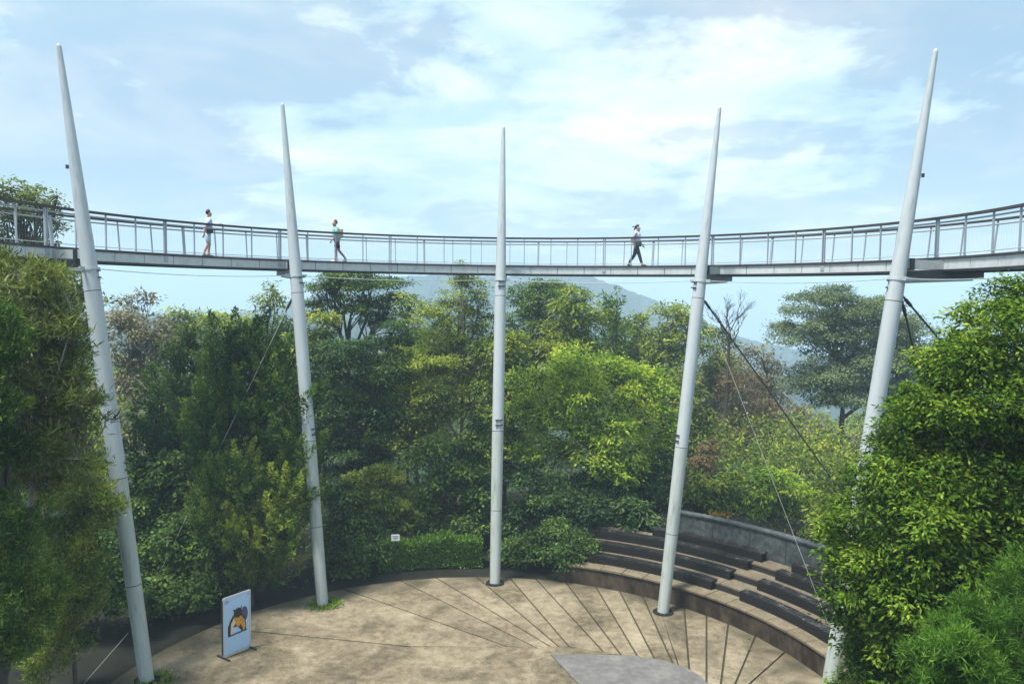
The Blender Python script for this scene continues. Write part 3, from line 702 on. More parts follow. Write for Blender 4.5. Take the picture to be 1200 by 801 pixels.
def plant(name, label, cat, base, lobes, mat, style='broad', leaf=(.2, .1), cover=4.0, clump=(14, .4, .5), trunk=.15, seed=0, limbs=1, twigs=0, bark='bark', group=None, inner=.35, amp=.16, sparse_below=.5, tintbias=0.0, crown='crown', tip=None, bough=None):
    bough = bough or {'plume': (8, .40, 1.3), 'pad': (9, .46, .40), 'needle': (12, .36, .8)}.get(style, (10, .42, .72))
    g = np.random.default_rng(seed*101+17)
    base = np.array(base, float)
    root = thing(name, label, cat, base, group)
    (P, D, N, L, W, tt), cents = foliage(lobes, style, leaf, cover, clump, g, inner, amp, sparse_below, tintbias, bough)
    COUNT[0] += len(P)
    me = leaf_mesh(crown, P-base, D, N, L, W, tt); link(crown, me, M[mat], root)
    if trunk:
        top = np.mean([l[0] for l in lobes], axis=0); hi = max(l[0][2] for l in lobes)
        if tip is not None: top = np.array(tip)
        tp = curve_pts(base-np.array([0, 0, .15]), top, g, .03, 8)
        m = MB(); m.tube(tp, [trunk*1.35]+[trunk*(1-.11*k) for k in range(1, 8)], 9); m.build('trunk', M[bark], root)
        if limbs:
            m = MB()
            for (c, r) in lobes:
                k = int(np.argmin([np.linalg.norm(t-np.array(c))+(3 if i < 3 else 0) for i, t in enumerate(tp)])); k = max(2, min(k, 6)-1)
                q = curve_pts(tp[k], np.array(c)+np.array([0, 0, r[2]*.25]), g, .10, 6, .05)
                m.tube(q, [trunk*.55*(1-.15*j) for j in range(6)], 6)
                near = cents[np.argsort(np.linalg.norm((cents-np.array(c))/np.array(r), axis=1))]
                near = near[:max(1, len(near)//max(1, len(lobes)))]
                for _ in range(twigs):
                    e = near[g.integers(len(near))]; j = g.integers(2, 6)
                    q2 = curve_pts(q[j], e, g, .10, 4, .04); m.tube(q2, [trunk*.24, trunk*.18, trunk*.12, trunk*.05], 5, cap=False)
            m.build('branches', M[bark], root)
    return root
def LB(d, *px):
    """lobes drawn as (x, y, half width, half height[, depth offset]) at distance d"""
    r = []
    for p in px:
        x, y, rx, ry = p[:4]; dd = p[4] if len(p) > 4 else 0.0; k = (d+dd)/FPX
        r.append((dp(x, y, d+dd), np.array([rx*k, max(rx, .6*ry)*k*.9, ry*k])))
    return r
def foot(px, d):
    x = (px-600)/FPX*d; return (x, d, float(terrain(np.array([x]), np.array([float(d)]))[0]))
SEED = [0]
def tree(label, d, px, lobes, mat, name='tree', cat='tree', **kw):
    SEED[0] += 1
    kw.setdefault('seed', SEED[0])
    return plant(name, label, cat, foot(px, d), LB(d, *lobes), mat, **kw)

FAR = 'trees on the slope beyond the plaza'
# -- right foreground
tree('big rounded tree with glossy leaves filling the right side, covering the lower right mast', 12.5, 1190, [(1222, 452, 150, 142), (1152, 508, 118, 128), (1108, 602, 124, 128), (1084, 668, 134, 112), (1265, 620, 190, 240, .8), (1096, 745, 122, 104), (1190, 800, 190, 160, .3), (1120, 840, 134, 90)],
     'leaf_glossy', name='broadleaf_tree', leaf=(.084, .036), cover=5.0, clump=(20, .16, .6), trunk=.16, twigs=10, inner=.25, amp=.05, sparse_below=.1, bough=(46, .25, .85), tintbias=-.03)
tree('bright green fine needled shrub in the bottom right corner before the glossy tree', 9.2, 1180, [(1150, 775, 78, 72), (1095, 790, 35, 45), (1215, 700, 50, 58, .4), (1190, 800, 90, 80)],
     'leaf_pine', name='pine_shrub', cat='shrub', style='needle', leaf=(.10, .010), cover=5.0, clump=(44, .10, .8), trunk=.07, twigs=6, amp=.08, sparse_below=.15, tintbias=-.14)
# -- left foreground
tree('feathery olive tree whose twigs cross in front of the leftmost mast', 17.2, -60, [(38, 385, 52, 68), (92, 478, 32, 34), (50, 445, 50, 50), (20, 330, 50, 30), (82, 400, 20, 40), (45, 530, 68, 52), (92, 545, 32, 40), (-60, 440, 90, 120), (55, 340, 26, 26)],
     'leaf_olive', name='casuarina_tree', style='needle', leaf=(.19, .026), cover=3.0, clump=(34, .27, .6), trunk=.14, twigs=34, bark='bark_pale', amp=.30, inner=.3, bough=(14, .34, .6), tintbias=.06)
tree('dense dark green conifer at the far left edge', 15.5, -40, [(-25, 395, 50, 66), (-12, 470, 36, 60), (-30, 545, 66, 70), (5, 610, 40, 36)], 'leaf_cypress', name='conifer_tree', style='needle', leaf=(.12, .024), cover=4.6, clump=(40, .19, .7), trunk=.14, twigs=6, amp=.14, tintbias=.06)
tree('bright yellow green shrub low at the left edge in front of the shade', 15.5, -10, [(15, 665, 42, 42), (-15, 700, 75, 75), (28, 715, 32, 42), (5, 745, 45, 40)], 'leaf_cypress_gold', name='conifer_shrub', cat='shrub', style='needle', leaf=(.11, .024), cover=4.6, clump=(38, .17, .7), trunk=.09, twigs=5, amp=.12)
tree('dark green shrub under the feathery tree beside the left mast', 21.5, 80, [(78, 625, 45, 55), (118, 600, 28, 38), (60, 560, 50, 40), (100, 670, 32, 30), (78, 705, 40, 40), (60, 760, 40, 40)], 'leaf_mid', name='shrub', cat='shrub', style='needle', leaf=(.14, .028), cover=3.8, clump=(34, .22, .7), trunk=.07, twigs=12, amp=.15)
# -- behind the left mast
tree('grey brown hazy thicket tree just right of the leftmost mast', 44, 165, [(165, 400, 32, 45), (185, 450, 30, 55), (150, 470, 30, 60), (195, 395, 22, 30), (160, 520, 40, 45), (140, 395, 16, 42)], 'leaf_grey', leaf=(.24, .10), cover=2.6, clump=(10, .42, .6), trunk=.12, twigs=14, bark='bark_pale', amp=.2, group=FAR)
tree('sparse thin topped tree standing above the grey thicket', 50, 160, [(152, 358, 14, 14), (172, 352, 16, 15), (160, 376, 22, 14)], 'leaf_grey', leaf=(.3, .13), cover=1.5, clump=(9, .4, .5), trunk=.12, twigs=10, amp=.2, group=FAR)
tree('dark green shrub between the left mast and the blue green conifer', 31, 172, [(168, 575, 34, 42), (186, 620, 36, 45), (150, 640, 30, 40), (195, 560, 25, 30)], 'leaf_dark', name='shrub', cat='shrub', leaf=(.17, .085), cover=4.2, clump=(14, .3, .5), trunk=.09, twigs=4)
# -- cypress group
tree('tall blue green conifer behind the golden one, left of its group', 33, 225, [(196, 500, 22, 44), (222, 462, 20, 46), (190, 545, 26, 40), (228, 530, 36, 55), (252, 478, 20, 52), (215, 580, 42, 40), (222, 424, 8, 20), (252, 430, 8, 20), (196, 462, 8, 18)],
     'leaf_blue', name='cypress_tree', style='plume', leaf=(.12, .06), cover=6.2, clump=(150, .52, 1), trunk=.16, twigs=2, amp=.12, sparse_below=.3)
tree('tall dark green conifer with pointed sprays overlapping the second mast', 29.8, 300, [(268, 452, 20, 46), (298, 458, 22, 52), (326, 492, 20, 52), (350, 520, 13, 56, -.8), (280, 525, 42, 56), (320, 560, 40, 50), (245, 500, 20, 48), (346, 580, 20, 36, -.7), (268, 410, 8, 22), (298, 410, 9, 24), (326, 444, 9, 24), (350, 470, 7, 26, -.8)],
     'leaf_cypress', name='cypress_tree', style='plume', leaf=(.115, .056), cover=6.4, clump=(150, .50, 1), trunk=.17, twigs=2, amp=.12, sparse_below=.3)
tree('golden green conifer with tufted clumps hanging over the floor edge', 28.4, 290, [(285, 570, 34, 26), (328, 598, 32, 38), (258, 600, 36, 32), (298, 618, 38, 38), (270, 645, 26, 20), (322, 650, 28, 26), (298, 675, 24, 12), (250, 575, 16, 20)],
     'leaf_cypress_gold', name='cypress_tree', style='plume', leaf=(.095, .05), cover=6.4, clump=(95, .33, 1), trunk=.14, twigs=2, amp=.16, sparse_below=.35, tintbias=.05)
# -- between mast 2 and mast 3
tree('dark blue green layered tree right of the second mast', 38, 420, [(410, 415, 45, 28), (450, 440, 34, 34), (400, 470, 42, 40), (440, 500, 40, 42), (385, 520, 22, 40), (460, 395, 24, 20), (415, 540, 40, 35)],
     'leaf_blue', style='pad', leaf=(.15, .06), cover=4.2, clump=(34, .48, .35), trunk=.17, twigs=7, amp=.18, group=FAR)
tree('flat topped umbrella tree with dark crown and open limbs', 47, 415, [(385, 334, 26, 13), (428, 330, 40, 15), (455, 352, 22, 14), (373, 358, 15, 14), (418, 356, 26, 15), (440, 372, 20, 10), (395, 322, 22, 8)],
     'leaf_dark', name='umbrella_tree', style='pad', leaf=(.17, .075), cover=3.6, clump=(34, .5, .3), trunk=.2, twigs=20, amp=.2, tip=dp(412, 352, 47), group=FAR)
tree('tall yellow green tree rising to the walkway left of the central mast', 42, 540, [(545, 345, 28, 22), (515, 372, 26, 26), (560, 375, 18, 32), (530, 410, 34, 30), (500, 430, 22, 34), (562, 430, 18, 40), (540, 318, 10, 14), (535, 455, 30, 34), (505, 480, 24, 28)],
     'leaf_yellow', leaf=(.15, .06), cover=2.8, clump=(22, .34, .5), trunk=.13, twigs=10, bark='bark_pale', amp=.22, tip=dp(545, 350, 42), group=FAR, tintbias=-.12)
tree('slim sparse tree with tufted crown beside the umbrella tree', 45, 480, [(480, 352, 14, 12), (474, 375, 16, 12), (484, 398, 18, 16), (478, 430, 20, 22)], 'leaf_yellow', leaf=(.22, .09), cover=2.6, clump=(12, .36, .5), trunk=.09, twigs=8, amp=.22, tip=dp(480, 350, 45), group=FAR, tintbias=-.12)
tree('olive haze softened tree low between the umbrella tree and the tall yellow one', 52, 490, [(485, 455, 28, 50), (470, 500, 22, 40), (510, 500, 30, 30)], 'leaf_mid', leaf=(.26, .11), cover=3.4, clump=(14, .5, .5), trunk=.12, twigs=5, group=FAR)
tree('rounded clipped shrub with domed top left of the hedge', 34.2, 440, [(440, 566, 36, 22), (468, 604, 22, 18), (448, 585, 34, 20), (420, 588, 28, 28)], 'leaf_mid', name='shrub', cat='shrub', leaf=(.13, .065), cover=5.0, clump=(18, .22, .6), trunk=.09, twigs=2, amp=.08, tintbias=.05)
tree('dark shrub in shade between the second mast and the domed shrub', 32.8, 405, [(400, 590, 22, 36), (392, 630, 25, 30), (425, 625, 30, 25)], 'leaf_dark', name='shrub', cat='shrub', leaf=(.15, .075), cover=4.0, clump=(14, .26, .6), trunk=.08, twigs=2)
tree('dark leafy shrub behind the hedge left of the central mast', 35.5, 525, [(510, 545, 36, 40), (545, 570, 32, 40), (500, 600, 36, 30), (560, 520, 22, 32), (550, 610, 34, 24)], 'leaf_dark', name='shrub', cat='shrub', leaf=(.17, .085), cover=4.6, clump=(15, .32, .5), trunk=.11, twigs=3, tintbias=.08)
# -- right of the central mast
tree('dense dark green tree directly right of the central mast under the deck', 55, 625, [(618, 352, 26, 22), (648, 345, 30, 18), (630, 385, 36, 30), (655, 405, 30, 25), (608, 410, 22, 35)], 'leaf_dark', leaf=(.20, .085), cover=4.2, clump=(30, .52, .5), trunk=.18, twigs=4, amp=.16, tintbias=.12, group=FAR)
tree('rounded mid green tree with pale twigs beside the dense dark one', 52, 670, [(672, 362, 26, 28), (690, 385, 18, 30), (660, 400, 26, 28), (678, 415, 24, 24)], 'leaf_mid', leaf=(.26, .11), cover=3.8, clump=(15, .5, .5), trunk=.15, twigs=9, bark='bark_pale', amp=.18, tintbias=.12, group=FAR)
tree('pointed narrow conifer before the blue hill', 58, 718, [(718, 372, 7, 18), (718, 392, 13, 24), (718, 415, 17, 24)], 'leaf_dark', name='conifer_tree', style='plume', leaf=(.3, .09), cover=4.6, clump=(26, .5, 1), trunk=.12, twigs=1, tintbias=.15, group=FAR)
tree('small rounded yellow green tree between the pointed conifer and the bright tree', 60, 748, [(745, 382, 20, 20), (755, 408, 22, 22), (735, 415, 16, 22)], 'leaf_yellow', leaf=(.3, .12), cover=3.4, clump=(14, .5, .5), trunk=.12, twigs=6, group=FAR, tintbias=-.12)
tree('big bright green tree with drooping layered foliage right of the central mast', 37.5, 690, [(680, 424, 40, 20), (635, 446, 34, 20, -.6), (722, 442, 36, 20, .4), (690, 462, 32, 22, -1.4), (622, 482, 26, 22, -.4), (660, 492, 28, 24, -1.8), (742, 478, 30, 26, -.8), (706, 505, 34, 26, -2.2), (635, 525, 24, 22, -1), (768, 450, 24, 24, .5), (716, 545, 34, 26, -2.4), (778, 505, 20, 30, 0), (668, 535, 24, 20, -1.6), (755, 530, 20, 24, -1)],
     'leaf_bright', name='broadleaf_tree', style='broad', leaf=(.20, .075), cover=3.6, clump=(26, .42, .6), trunk=.2, twigs=6, amp=.26, inner=.12, sparse_below=.6, bough=(7, .50, .8), tintbias=.08)
tree('blue green bush in the shade beneath the bright green tree', 35.5, 640, [(625, 580, 32, 38), (655, 610, 34, 34), (610, 620, 22, 34)], 'leaf_blue', name='shrub', cat='shrub', leaf=(.17, .085), cover=4.4, clump=(14, .32, .5), trunk=.1, twigs=3)
tree('dark blue green tree under the bright green tree behind the terrace end', 36.5, 725, [(700, 575, 42, 34), (745, 570, 34, 38), (715, 600, 44, 30, -2.5), (770, 565, 26, 44), (680, 600, 36, 34, -2), (745, 605, 28, 22, -2.5), (690, 630, 30, 16, -3)], 'leaf_blue', leaf=(.18, .085), cover=4.2, clump=(15, .35, .5), trunk=.16, twigs=4, bark='bark_pale')
tree('low leafy shrub at the terrace end beside the plaza edge', 33, 635, [(630, 640, 36, 26), (658, 630, 26, 28), (605, 652, 24, 20), (675, 640, 22, 18, -1.2), (655, 650, 20, 14, -1.6)], 'leaf_dark', name='shrub', cat='shrub', leaf=(.15, .07), cover=4.4, clump=(14, .26, .6), trunk=.06, twigs=3, tintbias=-.05)
# -- behind mast 4
tree('yellow olive hazy tree just left of the mast by the retaining wall', 58, 785, [(790, 372, 26, 16), (805, 395, 24, 22), (775, 405, 26, 26), (795, 430, 28, 28), (765, 432, 22, 28)], 'leaf_yellow', leaf=(.3, .12), cover=3.0, clump=(13, .5, .5), trunk=.14, twigs=8, amp=.22, group=FAR, tintbias=-.05)
tree('yellow olive hazy tree just right of the mast by the retaining wall', 60, 835, [(835, 410, 24, 26), (850, 445, 24, 34), (828, 465, 22, 38), (842, 510, 26, 34)], 'leaf_olive', leaf=(.3, .12), cover=2.8, clump=(12, .5, .5), trunk=.14, twigs=10, bark='bark_pale', amp=.22, group=FAR, tintbias=.15)
tree('reddish brown withered tree behind the thick stay cable', 56, 872, [(872, 455, 26, 34), (885, 495, 30, 38), (862, 500, 22, 34), (880, 540, 34, 24)], 'leaf_brown', leaf=(.20, .07), cover=2.0, clump=(11, .5, .5), trunk=.13, twigs=16, bark='bark_pale', amp=.22, group=FAR)
tree('thin grey leafed tree leaning beside the blue gap', 62, 905, [(890, 415, 20, 16), (905, 430, 20, 14), (898, 455, 18, 18)], 'leaf_grey', leaf=(.32, .13), cover=1.5, clump=(9, .5, .5), trunk=.1, twigs=12, amp=.22, group=FAR)
tree('big hazy umbrella tree with domed crown and pale trunk on the right slope', 58, 990, [(985, 358, 54, 22), (940, 388, 32, 24), (1040, 375, 40, 30), (985, 385, 40, 20), (1005, 425, 56, 34), (958, 450, 36, 26), (1035, 430, 44, 36), (1000, 458, 50, 20), (1065, 410, 34, 40), (1058, 465, 40, 30)],
     'leaf_hazy', name='umbrella_tree', style='broad', leaf=(.19, .085), cover=4.0, clump=(38, .6, .4), trunk=.26, twigs=20, bark='bark', amp=.16, tip=dp(992, 410, 58), tintbias=.32, bough=(9, .48, .6))
tree('brown hazy thicket of low trees beneath the umbrella tree', 68, 940, [(930, 500, 36, 30), (965, 530, 36, 36), (910, 530, 30, 30), (1000, 530, 36, 30), (1040, 520, 40, 40)], 'leaf_grey', leaf=(.34, .14), cover=2.6, clump=(12, .6, .5), trunk=.12, twigs=8, bark='bark_pale', group=FAR)
tree('bright layered green shrub behind the grey rear wall', 35.5, 915, [(912, 565, 34, 22), (885, 590, 30, 22), (940, 590, 30, 24), (915, 610, 40, 20), (958, 600, 16, 30)], 'leaf_bright', name='shrub', cat='shrub', style='pad', leaf=(.22, .085), cover=3.8, clump=(18, .36, .35), trunk=.09, twigs=6)
tree('dark leafy shrub behind the rear wall near the mast by the retaining wall', 36, 845, [(835, 590, 30, 20), (860, 580, 30, 26), (820, 575, 18, 22)], 'leaf_mid', name='shrub', cat='shrub', leaf=(.2, .085), cover=4.2, clump=(14, .34, .5), trunk=.09, twigs=4)
tree('small orange leafed shrub on the rear wall top', 34.5, 842, [(838, 604, 10, 7), (852, 608, 12, 6), (862, 611, 8, 6)], 'leaf_red', name='shrub', cat='shrub', leaf=(.14, .07), cover=2.6, clump=(10, .2, .6), trunk=.03, twigs=2)
tree('rust coloured bush beside the mast by the retaining wall', 40, 820, [(822, 548, 14, 20), (832, 530, 10, 14), (815, 575, 10, 14)], 'leaf_brown', name='bush', cat='bush', leaf=(.18, .075), cover=3.0, clump=(11, .3, .5), trunk=.05, twigs=5)
tree('yellow green shrub against the glossy tree at the rear wall end', 31, 985, [(985, 590, 30, 30), (970, 620, 22, 26), (1000, 560, 18, 24)], 'leaf_yellow', name='shrub', cat='shrub', leaf=(.18, .08), cover=4, clump=(14, .3, .5), trunk=.07, twigs=4)
# -- behind the walkway on the far left
tree('open olive tree reaching above the handrail at the far left', 33, 10, [(12, 225, 34, 14), (45, 243, 22, 13), (-35, 228, 40, 24), (62, 265, 14, 14), (10, 252, 30, 12), (68, 232, 6, 10), (-10, 280, 36, 20), (40, 290, 26, 12)], 'leaf_olive', leaf=(.17, .07), cover=2.3, clump=(13, .32, .4), trunk=.16, twigs=22, amp=.2, tip=dp(8, 262, 33))
tree('hazy olive tree under the deck at the far left', 30, 40, [(60, 325, 45, 22), (95, 345, 26, 28), (20, 320, 40, 22), (100, 395, 22, 40), (40, 350, 50, 25)], 'leaf_olive', leaf=(.2, .075), cover=2.6, clump=(13, .36, .5), trunk=.14, twigs=12, bark='bark_pale', amp=.2)
# -- skyline left
tree('yellow green tree on the skyline above the blue green conifer', 58, 208, [(205, 372, 17, 14), (218, 395, 24, 22), (195, 405, 18, 22)], 'leaf_yellow', leaf=(.28, .12), cover=3.2, clump=(13, .5, .5), trunk=.13, twigs=7, amp=.2, group=FAR, tintbias=-.15)
tree('pale hazy tree on the skyline with broad top left of the second mast', 64, 262, [(240, 378, 22, 16), (272, 378, 26, 14), (255, 400, 40, 24), (300, 385, 18, 14)], 'leaf_yellow', leaf=(.32, .13), cover=3.0, clump=(13, .55, .5), trunk=.14, twigs=7, amp=.2, group=FAR, tintbias=-.05)
tree('dark small tree on the skyline touching the second mast', 56, 300, [(292, 388, 16, 10), (310, 400, 26, 18), (330, 385, 18, 20)], 'leaf_dark', leaf=(.28, .12), cover=3.8, clump=(15, .5, .5), trunk=.13, twigs=4, group=FAR, tintbias=.1)
tree('slim airy tree above the skyline close to the second mast', 54, 318, [(318, 338, 9, 9), (312, 354, 16, 8), (326, 352, 12, 8)], 'leaf_mid', leaf=(.26, .11), cover=2.3, clump=(11, .4, .5), trunk=.08, twigs=8, amp=.2, tip=dp(318, 345, 54), group=FAR, tintbias=.1)
tree('mid green tree filling behind the dark conifer and second mast', 45, 360, [(345, 415, 28, 30), (370, 400, 22, 22), (368, 450, 26, 40), (380, 380, 20, 18)], 'leaf_mid', leaf=(.23, .10), cover=3.8, clump=(15, .45, .5), trunk=.14, twigs=4, group=FAR)

# -- trees that close the wood behind the ring
tree('rounded mid green tree behind the domed shrub, left of the tall yellow green tree', 43, 465, [(470, 445, 38, 42), (452, 505, 44, 44), (490, 490, 36, 44)], 'leaf_mid', leaf=(.22, .09), cover=4.0, clump=(15, .42, .5), trunk=.13, twigs=4, group=FAR)
tree('leafy tree standing close behind the central mast', 41, 592, [(588, 425, 38, 44), (604, 480, 40, 44), (570, 510, 36, 44), (590, 540, 40, 36)], 'leaf_mid', leaf=(.21, .09), cover=4.0, clump=(15, .42, .5), trunk=.14, twigs=4, group=FAR, tintbias=.05)
tree('olive tree between the bright tree and the mast by the retaining wall', 47, 795, [(790, 470, 38, 40), (808, 515, 38, 44), (780, 540, 34, 40)], 'leaf_olive', leaf=(.24, .10), cover=3.8, clump=(14, .45, .5), trunk=.13, twigs=4, group=FAR)
tree('mid green tree in the gap behind the dark layered tree', 50, 380, [(375, 440, 36, 40), (350, 470, 30, 44), (395, 490, 40, 44)], 'leaf_mid', leaf=(.24, .10), cover=3.8, clump=(15, .48, .5), trunk=.13, twigs=4, group=FAR)
tree('dark shrub in deep shade below the blue green conifer', 29, 215, [(222, 630, 42, 36), (185, 665, 36, 34), (250, 670, 40, 26)], 'leaf_dark', name='shrub', cat='shrub', leaf=(.16, .08), cover=4.0, clump=(14, .3, .5), trunk=.07, twigs=3)
tree('dark shrub in deep shade just left of the leftmost mast foot', 25.5, 110, [(112, 655, 40, 40), (92, 700, 40, 34), (138, 690, 24, 34)], 'leaf_dark', name='shrub', cat='shrub', leaf=(.15, .075), cover=4.0, clump=(14, .28, .5), trunk=.07, twigs=3)
tree('dark shrub in deep shade behind the display board', 27.2, 205, [(205, 690, 34, 24), (235, 690, 26, 18), (180, 710, 20, 18)], 'leaf_dark', name='shrub', cat='shrub', leaf=(.15, .075), cover=4.0, clump=(14, .26, .5), trunk=.06, twigs=3)
tree('dark shrub in the shade right of the second mast foot', 31.6, 425, [(418, 650, 30, 24), (395, 660, 24, 20)], 'leaf_dark', name='shrub', cat='shrub', leaf=(.15, .075), cover=4.0, clump=(14, .26, .5), trunk=.06, twigs=3)
tree('broad hazy tree far behind the tall yellow green tree', 66, 515, [(500, 400, 36, 30), (530, 425, 34, 34), (480, 420, 26, 34)], 'leaf_mid', leaf=(.32, .13), cover=3.6, clump=(15, .6, .5), trunk=.15, twigs=4, group=FAR, tintbias=.1)
tree('broad hazy olive tree far behind the bright tree', 66, 720, [(700, 430, 40, 34), (740, 440, 40, 34), (660, 440, 36, 34)], 'leaf_olive', leaf=(.32, .13), cover=3.6, clump=(15, .6, .5), trunk=.15, twigs=4, group=FAR, tintbias=.05)
tree('hazy pale tree beyond the withered brown tree', 74, 870, [(850, 450, 34, 36), (885, 470, 34, 34), (915, 485, 28, 24)], 'leaf_grey', leaf=(.36, .15), cover=3.4, clump=(14, .65, .5), trunk=.14, twigs=6, bark='bark_pale', group=FAR, tintbias=-.1)
tree('hazy olive tree low on the slope at the right beneath the umbrella tree', 52, 960, [(935, 560, 36, 26), (975, 560, 36, 30), (1010, 570, 36, 30)], 'leaf_olive', leaf=(.26, .11), cover=3.6, clump=(14, .5, .5), trunk=.12, twigs=5, group=FAR)

# bare tree
def bare_tree(label, d, px, top, spread):
    g = np.random.default_rng(5); base = np.array(foot(px, d)); root = thing('bare_tree', label, 'tree', base, FAR)
    m = MB(); b = MB(); k = d/FPX
    p1 = dp(px, top+62, d); m.tube(curve_pts(base, p1, g, .02, 7), [.17, .15, .14, .13, .12, .11, .10], 8)
    def grow(p, dirn, L, r, lev):
        e = p+dirn*L; b.tube(curve_pts(p, e, g, .07, 4), [r, r*.85, r*.7, r*.55], 5, cap=False)
        if lev == 0: return
        for _ in range(3):
            nd = dirn+g.normal(0, .36, 3); nd[2] = max(nd[2], .5); nd /= np.linalg.norm(nd); s = g.uniform(.45, .95)
            grow(p+(e-p)*s, nd, L*g.uniform(.55, .8), r*.55, lev-1)
    for q in range(5):
        a = q*1.26+.4; dirn = np.array([math.cos(a)*.55, math.sin(a)*.55, 1.0]); dirn /= np.linalg.norm(dirn)
        grow(p1-np.array([0, 0, .5*q*.4]), dirn, 24*k, .05, 4)
    m.build('trunk', M['bark'], root); b.build('branches', M['bark'], root)
bare_tree('leafless grey tree standing out against the pale sky right of a mast', 55, 855, 328, 30)

# fern
def fallen_leaves():
    g = np.random.default_rng(61); n = 900; a = g.uniform(0, 6.28, n); r = PR*np.sqrt(g.random(n)); edge = g.random(n) < .5; r = np.where(edge, PR-.1-np.abs(g.normal(0, .6, n)), r)
    P = np.c_[PC[0]+r*np.sin(a), PC[1]+r*np.cos(a), np.full(n, .006)]; D = unit(np.c_[g.normal(0, 1, (n, 2)), np.zeros(n)]); N = unit(np.array([0, 0, 1.0])+g.normal(0, .12, (n, 3)))
    tag(link('fallen_leaves', leaf_mesh('fallen_leaves', P, D, N, g.uniform(.05, .12, n), g.uniform(.025, .05, n), g.normal(.3, .25, n)), M['leaf_brown']), 'scattered dry leaves lying on the round plaza', 'leaf litter', kind='stuff')
fallen_leaves()
def tree_fern(label, d, px, py):
    g = np.random.default_rng(9); c = dp(px, py, d); base = np.array(foot(px, d)); root = thing('tree_fern', label, 'fern', base)
    m = MB(); m.tube(curve_pts(base, c, g, .02, 5), [.12, .1, .1, .09, .09], 8); m.build('trunk', M['bark'], root)
    for q in range(11):
        a = 2*math.pi*q/11+g.uniform(-.2, .2); L = g.uniform(1.2, 1.7); hd = np.array([math.cos(a), math.sin(a), 0]); P = []; D = []
        for t in np.linspace(.12, 1, 26):
            p = c+hd*L*t+np.array([0, 0, .75*t-1.05*t*t])*L*.8
            for sg in (-1, 1): P.append(p); D.append(unit(np.cross(hd, [0, 0, 1])*sg+hd*.55+np.array([0, 0, -.25])))
        P = np.array(P); D = np.array(D); n = len(P); t = np.repeat(np.linspace(.12, 1, 26), 2)
        me = leaf_mesh('frond', P-base, D, np.tile([0, 0, 1.0], (n, 1))+g.normal(0, .1, (n, 3)), .42*np.sin(math.pi*np.clip(t*.9+.08, 0, 1))**.7, np.full(n, .06), g.normal(.55, .15, n)); link('frond', me, M['frond'], root)
tree_fern('pale tree fern with arching fronds right of the leftmost mast', 36, 158, 485)
tree_fern('second paler tree fern lower down beside the leftmost mast', 35, 172, 530)

# hedge
def hedge():
    c0, c1 = -21.5, -1.2; g = np.random.default_rng(21)
    root = thing('hedge', 'low clipped green hedge with flat top in front of the central mast', 'hedge', (PC[0]+12*math.sin(R_(-11)), PC[1]+12*math.cos(R_(-11)), 0))
    n = 15000; a = np.radians(g.uniform(c0, c1, n)); f = g.random(n); H = 1.05+.10*np.sin(a*31)+.05*np.sin(a*77)
    top = f < .5; front = (f >= .5) & (f < .85); r = np.where(top, g.uniform(12.0, 12.9, n), np.where(front, 12.0+np.abs(g.normal(0, .06, n)), 12.9)); z = np.where(top, H+g.normal(0, .035, n), g.random(n)*H)
    P = np.c_[PC[0]+r*np.sin(a), PC[1]+r*np.cos(a), z]+g.normal(0, .03, (n, 3)); outw = np.where(top[:, None], np.array([0, 0, 1.0]), np.c_[-np.sin(a), -np.cos(a), np.full(n, .2)])
    N = unit(outw+g.normal(0, .5, (n, 3))); D = unit(np.array([0, 0, .5])+outw*.5+g.normal(0, .6, (n, 3)))
    o = np.array(ORG[root]); link('foliage', leaf_mesh('foliage', P-o, D, N, g.uniform(.09, .16, n), g.uniform(.045, .075, n), g.normal(.5, .2, n)), M['leaf_hedge'], root)
    m = MB(); m.arc(PC, 12.1, 12.8, -.05, .95, c0+.5, c1-.5, 12); m.build('twigs', M['bark'], root)
    COUNT[0] += n
hedge()
# grass at the feet of masts and rough grass/undergrowth on the ground
def tufts():
    g = np.random.default_rng(31)
    lab = {0: 'green tuft of grass round the foot of the leftmost mast', 1: 'ring of grass round the foot of the second mast', 3: 'thin tuft of weeds at the foot of the mast by the retaining wall', 2: 'few weeds at the foot of the central mast'}
    for i, (n, rr, off) in {0: (420, .22, (.25, -.05)), 1: (520, .34, (.10, -.02))}.items():
        B = MASTS[i][0]; root = None
        a = g.uniform(0, 6.28, n); r = .26+np.abs(g.normal(0, rr*.5, n)); P = np.c_[B[0]+off[0]+r*np.cos(a), B[1]+off[1]+r*np.sin(a), np.full(n, .0)]
        D = unit(np.c_[np.cos(a)*.6, np.sin(a)*.6, np.ones(n)]+g.normal(0, .4, (n, 3))); N = unit(g.normal(0, 1, (n, 3))+np.array([0, -.5, .8]))
        me = leaf_mesh('grass_tuft', P-B, D, N, g.uniform(.08, .22, n), g.uniform(.03, .06, n), g.normal(.45, .2, n)); o = link('grass_tuft', me, M['leaf_bright']); o.location = tuple(B); tag(o, lab[i], 'grass', kind='thing')
tufts()
